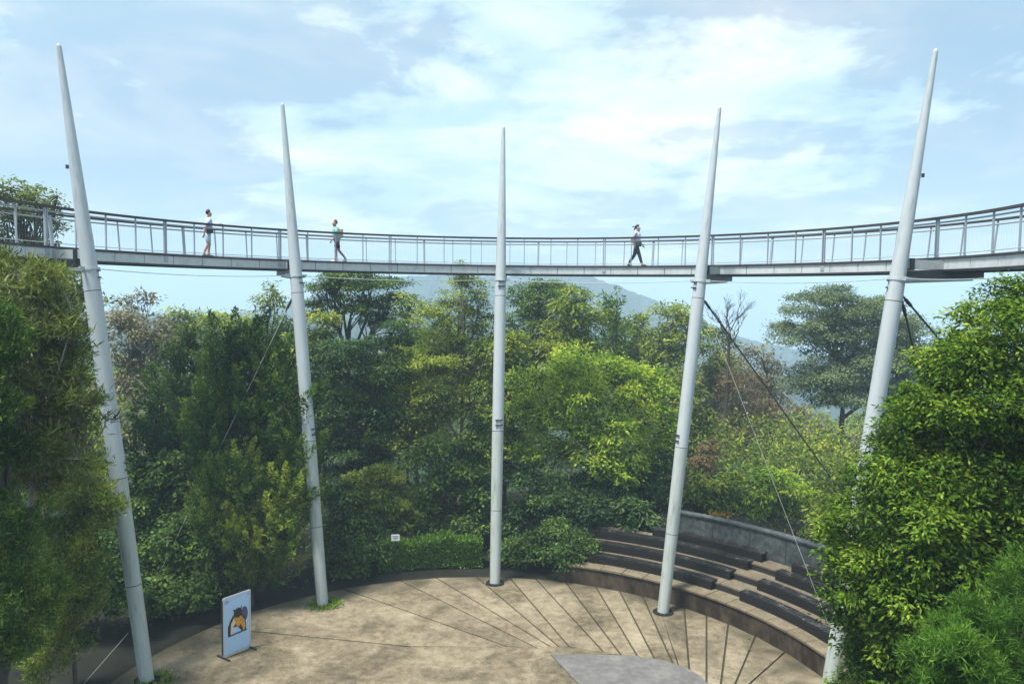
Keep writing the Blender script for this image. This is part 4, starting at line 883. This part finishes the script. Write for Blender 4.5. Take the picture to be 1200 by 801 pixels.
def undergrowth():
    g = np.random.default_rng(41); n = 7000
    a = np.radians(g.uniform(-125, 100, n)); r = 11.4+g.random(n)**.8*36
    x, y = PC[0]+r*np.sin(a), PC[1]+r*np.cos(a); deg = np.degrees(a)
    ok = ((deg < 15) | (r > 14.9)) & (y > 8) & ~((deg > -23) & (deg < 0) & (r < 13.2)) & ~((r < 12.2))
    ok &= ~((deg < -48) & (r < 13.5) & (g.random(n) < .7))
    x, y, r = x[ok], y[ok], r[ok]; z = terrain(x, y); n = len(x); cn = 9; idx = np.repeat(np.arange(n), cn); k = len(idx)
    h = g.uniform(.25, 1.1, n)*np.where(r < 15, .6, 1.3); off = g.normal(0, .38, (k, 3)); off[:, 2] = g.random(k)
    P = np.c_[x, y, z][idx]+off*np.c_[np.ones(k), np.ones(k), h[idx]]
    D = unit(np.c_[off[:, :2], np.full(k, .4)]+g.normal(0, .4, (k, 3))); N = unit(np.array([0, 0, 1.0])+g.normal(0, .5, (k, 3)))
    me = leaf_mesh('undergrowth', P, D, N, g.uniform(.09, .24, k), g.uniform(.05, .11, k), g.normal(.4, .15, n)[idx]+g.normal(0, .15, k)); tag(link('undergrowth', me, M['leaf_dark']), 'dark undergrowth covering the slope between the trees', 'undergrowth', kind='stuff')
    COUNT[0] += k
undergrowth()
def forest():
    g = np.random.default_rng(51); Ps = []; Ds = []; Ns = []; Ls = []; Ws = []; T = []
    for q in range(800):
        d = 47+g.random()**1.5*330; az = R_(g.uniform(-46, 44)); x, y = d*math.sin(az), d*math.cos(az)
        zt = float(terrain(np.array([x]), np.array([y]))[0])
        pxx = 600+FPX*math.tan(az); ylim = np.interp(pxx, [0, 150, 330, 480, 600, 700, 800, 900, 960, 1060, 1200], [390, 408, 404, 402, 402, 404, 430, 478, 486, 476, 450])+max(0, 80-d)*.9
        zmax = EYE-(ylim-345)/FPX*d
        h = min(zt+g.uniform(9, 17), zmax-g.uniform(0, 2)); r = g.uniform(2.2, 4.2)
        if h < zt+3: h = zt+3+g.random()*2
        n = int(270*(100/d)**.75); s = .34*(d/90)**.85
        dd = unit(g.normal(0, 1, (n, 3))); dd[:, 2] = np.abs(dd[:, 2])*1.2-.45; rf = lumpy(dd, g, .22)*g.uniform(.8, 1, n)
        P = np.array([x, y, h-r])+dd*np.array([r, r, r*1.05])*rf[:, None]
        Ps.append(P); Ns.append(unit(dd+np.array([0, 0, .6])+g.normal(0, .4, (n, 3)))); Ds.append(unit(g.normal(0, .7, (n, 3))+dd*.4)); Ls.append(s*g.uniform(.8, 1.7, n)); Ws.append(s*g.uniform(.4, .8, n)); T.append(g.normal(.5, .2)+g.normal(0, .16, n))
    P, D, N, L, W, tt = map(np.concatenate, (Ps, Ds, Ns, Ls, Ws, T)); COUNT[0] += len(P)
    tag(link('forest', leaf_mesh('forest', P, D, N, L, W, tt), M['leaf_mid']), 'mass of hazy woodland falling away down the slope', 'forest', kind='stuff')
forest()

# ------------------------------------------------------------------ signs
def banner():
    a = gp(262, 771.5); b = gp(294, 758); b2 = np.array([*(a[:2]+(b[:2]-a[:2])/np.linalg.norm(b[:2]-a[:2])*.98), 0]); ux = (b2-a)/.98; uy = np.array([-ux[1], ux[0], 0]); uz = np.array([0, 0, 1.0])
    W, H, z0 = .98, 1.84, .06
    root = thing('display_board', 'pale blue upright display board printed with a black and orange furry animal', 'sign', (a+b2)/2)
    P = lambda s, t, k=0.0: a+ux*s*W+uz*(z0+t*H)-uy*k                # k towards the viewer
    m = MB(); m.box(P(.5, .5), (W-.05, .02, H-.05), (ux, uy, uz)); m.build('panel', M['sign_face'], root)
    for s in (0, 1):
        m = MB(); m.box(P(s, .5), (.035, .04, H), (ux, uy, uz)); m.build('frame_bar', M['sign_frame'], root)
        m = MB(); m.box(a+ux*s*W+uz*.025, (.05, .62, .045), (ux, uy, uz)); m.build('foot', M['sign_foot'], root)
    for t in (0, 1):
        m = MB(); m.box(P(.5, t), (W-.036, .04, .035), (ux, uy, uz)); m.build('frame_bar', M['sign_frame'], root)
    m = MB(); m.box(P(0, .5)-ux*.03+uy*.01, (.02, .05, H-.1), (ux, uy, uz)); m.build('frame_bar', M['sign_foot'], root)
    def blob(name, pts, k, mat):
        m = MB(); n = len(pts); v = [P(s, t, k) for s, t in pts]+[P(s, t, k+.002) for s, t in pts]
        m.add(v, [tuple(range(n)), tuple(range(2*n-1, n-1, -1))]+[(i, n+i, n+(i+1) % n, (i+1) % n) for i in range(n)]); fix_normals(m.build(name, mat, root))
    def el(cx, cy, rx, ry, n=20, a0=0, wob=0.0): return [(cx+rx*math.cos(2*math.pi*i/n)*(1+wob*math.sin(5*i)), cy+ry*math.sin(2*math.pi*i/n)*(1+wob*math.cos(3*i))) for i in range(n)]
    blob('print', el(.78, .62, .13, .13), .0112, M['print_purple'])                      # bushy tail behind
    blob('print', [(.16, .33), (.16, .48), (.24, .58), (.36, .66), (.64, .66), (.78, .57), (.84, .45), (.84, .34), (.74, .33), (.68, .46), (.34, .44), (.32, .32)], .0135, M['print_black'])
    blob('print', [(.25, .33), (.27, .52), (.40, .62), (.46, .52), (.36, .46), (.33, .33)], .0158, M['print_cream'])
    blob('print', [(.38, .62), (.64, .62), (.78, .52), (.82, .40), (.76, .34), (.68, .36), (.64, .46), (.54, .40), (.46, .48)], .0181, M['print_orange'])
    blob('print', el(.53, .68, .155, .085, wob=.04), .0204, M['print_black'])            # head
    blob('print', [(.40, .69), (.34, .77), (.46, .73)], .0227, M['print_black']); blob('print', [(.60, .72), (.68, .80), (.66, .69)], .0227, M['print_black'])
    blob('print', [(.56, .42), (.62, .47), (.72, .38), (.68, .33)], .0204, M['print_black'])
    blob('print', [(.16, .31), (.16, .335), (.86, .345), (.86, .32)], .0227, M['ink'])  # branch it stands on
    for k, (s0, s1, t) in enumerate(((.05, .17, .945), (.05, .22, .925), (.05, .19, .905))): 
        m = MB(); m.box(P((s0+s1)/2, t, .012), ((s1-s0)*W, .003, .012), (ux, uy, uz)); m.build('lettering', M['ink'], root)
    m = MB(); m.box(P(.92, .945, .012), (.04, .003, .03), (ux, uy, uz)); m.build('lettering', M['ink'], root)
banner()
def small_sign():
    d = 31.85; c = dp(463.5, 629.5, d); base = np.array([c[0], c[1], float(terrain(np.array([c[0]]), np.array([c[1]]))[0])])
    root = thing('plant_label', 'small white notice on a stake above the clipped hedge', 'sign', base)
    m = MB(); m.box((c[0], c[1]+.03, (c[2]+base[2])/2), (.05, .03, c[2]-base[2])); m.build('stake', M['steel_dark'], root)
    ax = (np.array([.99, .1, 0]), np.array([-.1, .99, 0]), np.array([0, 0, 1.0]))
    m = MB(); m.box(c-np.array([0, .01, 0]), (.34, .02, .26), ax); bevel(m.build('board', M['white'], root), .006)
    for t, w in ((.05, .24), (-.03, .18)):
        m = MB(); m.box(c+np.array([0, -.023, t]), (w, .004, .03), ax); m.build('lettering', M['ink'], root)
small_sign()

# ------------------------------------------------------------------ people
def skin_obj(name, nodes, edges, mat, parent, sub=2, root=0):
    """nodes: list of (x, y, z, rx, ry)"""
    me = bpy.data.meshes.new(name); me.from_pydata([n[:3] for n in nodes], edges, []); me.update()
    o = link(name, me, mat, parent)
    md = o.modifiers.new('skin', 'SKIN'); md.use_smooth_shade = True
    for i, n in enumerate(nodes):
        sv = me.skin_vertices[0].data[i]; sv.radius = (n[3], n[4] if len(n) > 4 else n[3]); sv.use_root = (i == root)
    ss = o.modifiers.new('sub', 'SUBSURF'); ss.levels = sub; ss.render_levels = sub
    return o
def person(label, loc, face, pose, look):
    """local axes: x the way the person faces, y to their left, z up"""
    root = thing('person', label, 'person', loc); root.rotation_euler = (0, 0, face); ORG[root] = np.zeros(3)
    nodes = []; edges = []
    def nd(p, r, frm=None):
        nodes.append((*p, r if np.isscalar(r) else r[0], r if np.isscalar(r) else r[1])); i = len(nodes)-1
        if frm is not None: edges.append((frm, i))
        return i
    lean = pose.get('lean', .02)
    pel = nd((0, 0, .93), (.12, .145)); wa = nd((lean*.5, 0, 1.08), (.10, .125), pel); ch = nd((lean, 0, 1.27), (.115, .155), wa); nk = nd((lean*1.3, 0, 1.44), .062, ch)
    hb = nd((lean*1.6+.03, 0, 1.535), (.078, .066), nk); hc = nd((lean*1.8+.02, 0, 1.61), (.098, .080), hb); ht = nd((lean*1.8+.0, 0, 1.68), (.080, .068), hc)
    nose = nd((lean*1.8+.108, 0, 1.59), .016, hc)
    for s in (1, -1): nd((lean*1.8+.005, s*.088, 1.60), .018, hc)
    arms = []
    for s, key in ((1, 'left'), (-1, 'right')):
        sh, el, wr = pose['arm_'+key]
        a = nd((lean*1.2, s*.17, 1.39), .056, ch); e = nd(el, .040, a); w = nd(wr, .028, e)
        d = unit(np.array(wr)-np.array(el)); palm = nd(tuple(np.array(wr)+d*.07), (.036, .022), w)
        sd = unit(np.cross(d, [0, 1, 0]) + 1e-6); 
        for k, (o, ln) in enumerate(((-.030, .062), (-.010, .074), (.010, .070), (.029, .055))):
            b = np.array(wr)+d*.085+sd*o; c1 = b+d*ln*.5; c2 = c1+d*ln*.4+np.array([0, -s*.014, 0])
            i1 = nd(tuple(b+d*.012), .0095, palm); i2 = nd(tuple(c1), .0085, i1); nd(tuple(c2), .0075, i2)
        t1 = nd(tuple(np.array(wr)+d*.03+sd*.035+np.array([0, -s*.015, 0])), .0105, w); nd(tuple(np.array(wr)+d*.07+sd*.055+np.array([0, -s*.02, 0])), .009, t1)
        arms.append((np.array([lean*1.2, s*.17, 1.39]), np.array(el)))
    legs = []
    for s, key in ((1, 'left'), (-1, 'right')):
        kn, an, toe = pose['leg_'+key]
        h = nd((0, s*.085, .88), .088, pel); k = nd(kn, .058, h); cf = nd(tuple(np.array(kn)*.62+np.array(an)*.38+np.array([-.015, 0, 0])), .054, k); a = nd(an, .036, cf)
        t = nd(toe, (.034, .026), a); hl = nd(tuple(np.array(an)+np.array([-.045, 0, -.045])), .028, a)
        legs.append((np.array([0, s*.085, .88]), np.array(kn), np.array(an), np.array(toe)))
    skin_obj('body', nodes, edges, look['skin'], root)
    # upper garment
    n2 = [(0, 0, .84, .16, .185), (lean*.5, 0, 1.05, .15, .175), (lean, 0, 1.27, .15, .19), (lean*1.25, 0, 1.42, .10, .12)]; e2 = [(0, 1), (1, 2), (2, 3)]
    for (a, el) in arms:
        f = max(look['sleeve'], .18)
        if f > 0:
            i = len(n2); n2 += [(*a, .08, .08), (*(a+(el-a)*f), .072, .072)]; e2 += [(2, i), (i, i+1)]
    skin_obj('shirt', n2, e2, look['top'], root)
    # trousers or shorts
    n3 = [(0, 0, .96, .128, .152), (0, 0, .88, .13, .15)]; e3 = [(0, 1)]
    for (h, k, an, toe) in legs:
        i = len(n3); end = h+(k-h)*look['leg'] if look['leg'] <= 1 else k
        n3 += [(*h, .115, .115), (*((h+end)/2), .104, .104), (*end, .095 if look['leg'] <= 1 else .078, .095 if look['leg'] <= 1 else .078)]; e3 += [(1, i), (i, i+1), (i+1, i+2)]
        if look['leg'] > 1:
            e_ = k+(an-k)*.95; n3 += [(*((k+e_)/2+np.array([-.01, 0, 0])), .066, .066), (*e_, .054, .054)]; e3 += [(i+2, i+3), (i+3, i+4)]
    skin_obj('shorts' if look['leg'] <= 1 else 'trousers', n3, e3, look['bottom'], root)
    for (h, k, an, toe) in legs:
        d = toe-an; skin_obj('shoe', [(*(an+np.array([-.06, 0, -.04])), .06, .06), (*(an+d*.45+np.array([0, 0, -.01])), .062, .06), (*(toe+np.array([.05, 0, -.0])), .05, .046)], [(0, 1), (1, 2)], look['shoe'], root, 1)
    hx = lean*1.8
    skin_obj('hair', [(hx+.04, 0, 1.715, .07, .075), (hx-.01, 0, 1.70, .105, .098), (hx-.045, 0, 1.63, .095, .098), (hx-.05, 0, 1.56, .06, .07)] + ([(hx-.13, 0, 1.60, .03, .03), (hx-.17, 0, 1.52, .02, .02)] if look.get('tail') else []), [(0, 1), (1, 2), (2, 3)] + ([(2, 4), (4, 5)] if look.get('tail') else []), look['hair'], root, 2)
    if look.get('cap'):
        skin_obj('cap', [(hx-.005, 0, 1.70, .098, .094), (hx-.02, 0, 1.735, .085, .082)], [(0, 1)], look['cap'], root, 2)
        m = MB(); m.box((hx-.16, 0, 1.675), (.16, .14, .02), ((.97, 0, .24), (0, 1, 0), (-.24, 0, .97))); bevel(m.build('cap_brim', look['cap'], root), .008)
    if look.get('bag'):
        (bx, by, bz), (sx, sy, sz), mt, strap = look['bag']
        b = MB(); b.box((0, 0, 0), (sx, sy, sz)); o = b.build('bag', mt, root); o.location = (bx, by, bz); o.modifiers.new('bevel', 'BEVEL').width = .04; o.modifiers['bevel'].segments = 3
        if strap:
            m = MB(); m.tube([(bx, by*.9, bz+sz*.4), (lean+.10, by*.55, 1.15), (lean+.06, -by*.2, 1.38), (lean-.09, -by*.4, 1.38), (lean-.13, by*.5, 1.15), (bx-.04, by*.9, bz+sz*.4)], .012, 6); m.build('strap', mt, root)
    return root
def deck_at(px, r=DR+.62):
    # the point of the deck below this column of the picture
    best = min((abs(600+FPX*(ring(t, r, ZD)-ORIGIN).dot(RIGHT)/(ring(t, r, ZD)-ORIGIN).dot(FWD)-px), t) for t in np.linspace(-1.8, 1.8, 4000)); t = best[1]; p = ring(t, r, ZD); return p, t
p, t = deck_at(243.5, DR+.5)
dirn = np.array([math.cos(t), -math.sin(t)]); ang = math.atan2(dirn[1], dirn[0])
person('person with dark hair in lilac shirt and pale shorts, one hand on the handrail', p, ang-.35,
       {'lean': .03, 'arm_left': (0, (.18, .24, 1.24), (.42, .16, 1.24)), 'arm_right': (0, (-.10, -.24, 1.10), (-.16, -.23, .84)),
        'leg_left': ((.08, .09, .49), (.05, .09, .085), (.19, .09, .04)), 'leg_right': ((.00, -.09, .48), (-.16, -.09, .10), (-.03, -.09, .04))},
       dict(skin=M['skin_tone'], hair=M['hair_black'], top=M['shirt_lilac'], bottom=M['shorts_pale'], shoe=M['shoe'], sleeve=.75, leg=.88, bag=((.05, -.17, .98), (.24, .12, .20), M['bag_green'], True)))
p, t = deck_at(395, DR+.6)
dirn = -np.array([math.cos(t), -math.sin(t)]); ang = math.atan2(dirn[1], dirn[0])
person('person with brown hair in teal shirt and navy shorts, striding away from the central mast', p, ang,
       {'lean': .05, 'arm_left': (0, (.10, .23, 1.10), (.26, .22, .90)), 'arm_right': (0, (-.12, -.23, 1.12), (-.10, -.22, .86)),
        'leg_left': ((.08, .09, .48), (.10, .09, .085), (.23, .09, .04)), 'leg_right': ((-.12, -.09, .48), (-.40, -.09, .17), (-.31, -.09, .045))},
       dict(skin=M['skin_tan'], hair=M['hair_brown'], top=M['shirt_teal'], bottom=M['shorts_navy'], shoe=M['shoe_pale'], sleeve=.7, leg=.80, bag=((-.16, 0, 1.20), (.14, .26, .38), M['pack_tan'], False)))
p, t = deck_at(745, DR+.6)
dirn = np.array([math.cos(t), -math.sin(t)]); ang = math.atan2(dirn[1], dirn[0])
person('person in plum cap, pale lilac top and dark trousers with a bag at the hip', p, ang,
       {'lean': .03, 'arm_left': (0, (.02, .23, 1.10), (.20, .20, .92)), 'arm_right': (0, (-.12, -.23, 1.13), (-.04, -.23, .88)),
        'leg_left': ((-.10, .08, .49), (-.34, .08, .14), (-.23, .08, .045)), 'leg_right': ((.16, -.08, .50), (.30, -.08, .09), (.43, -.08, .045))},
       dict(skin=M['skin_tone'], hair=M['hair_black'], top=M['top_lilac'], bottom=M['trousers'], shoe=M['shoe'], sleeve=.0, leg=2, tail=True, cap=M['cap'], bag=((.14, -.16, .96), (.24, .12, .24), M['bag_green'], True)))

# ------------------------------------------------------------------ haze: one closed box of pale air round everything
def haze():
    m = MB(); m.box((0, 0, (70-180)/2), (5200, 5200, 250)); o = m.build('haze', None); mt = bpy.data.materials.new('haze_air'); mt.use_nodes = True; nt = mt.node_tree; nt.nodes.clear()
    out = nt.nodes.new('ShaderNodeOutputMaterial'); v = nt.nodes.new('ShaderNodeVolumePrincipled'); v.inputs['Color'].default_value = (.62, .82, 1, 1); v.inputs['Density'].default_value = .0010; v.inputs['Anisotropy'].default_value = .0
    nt.links.new(v.outputs[0], out.inputs['Volume']); o.data.materials.append(mt); tag(o, 'pale mist hanging over the hilltop and valley', 'haze', kind='stuff')
    try: mt.cycles.homogeneous_volume = True
    except Exception: pass
haze()
print('leaves', COUNT[0])
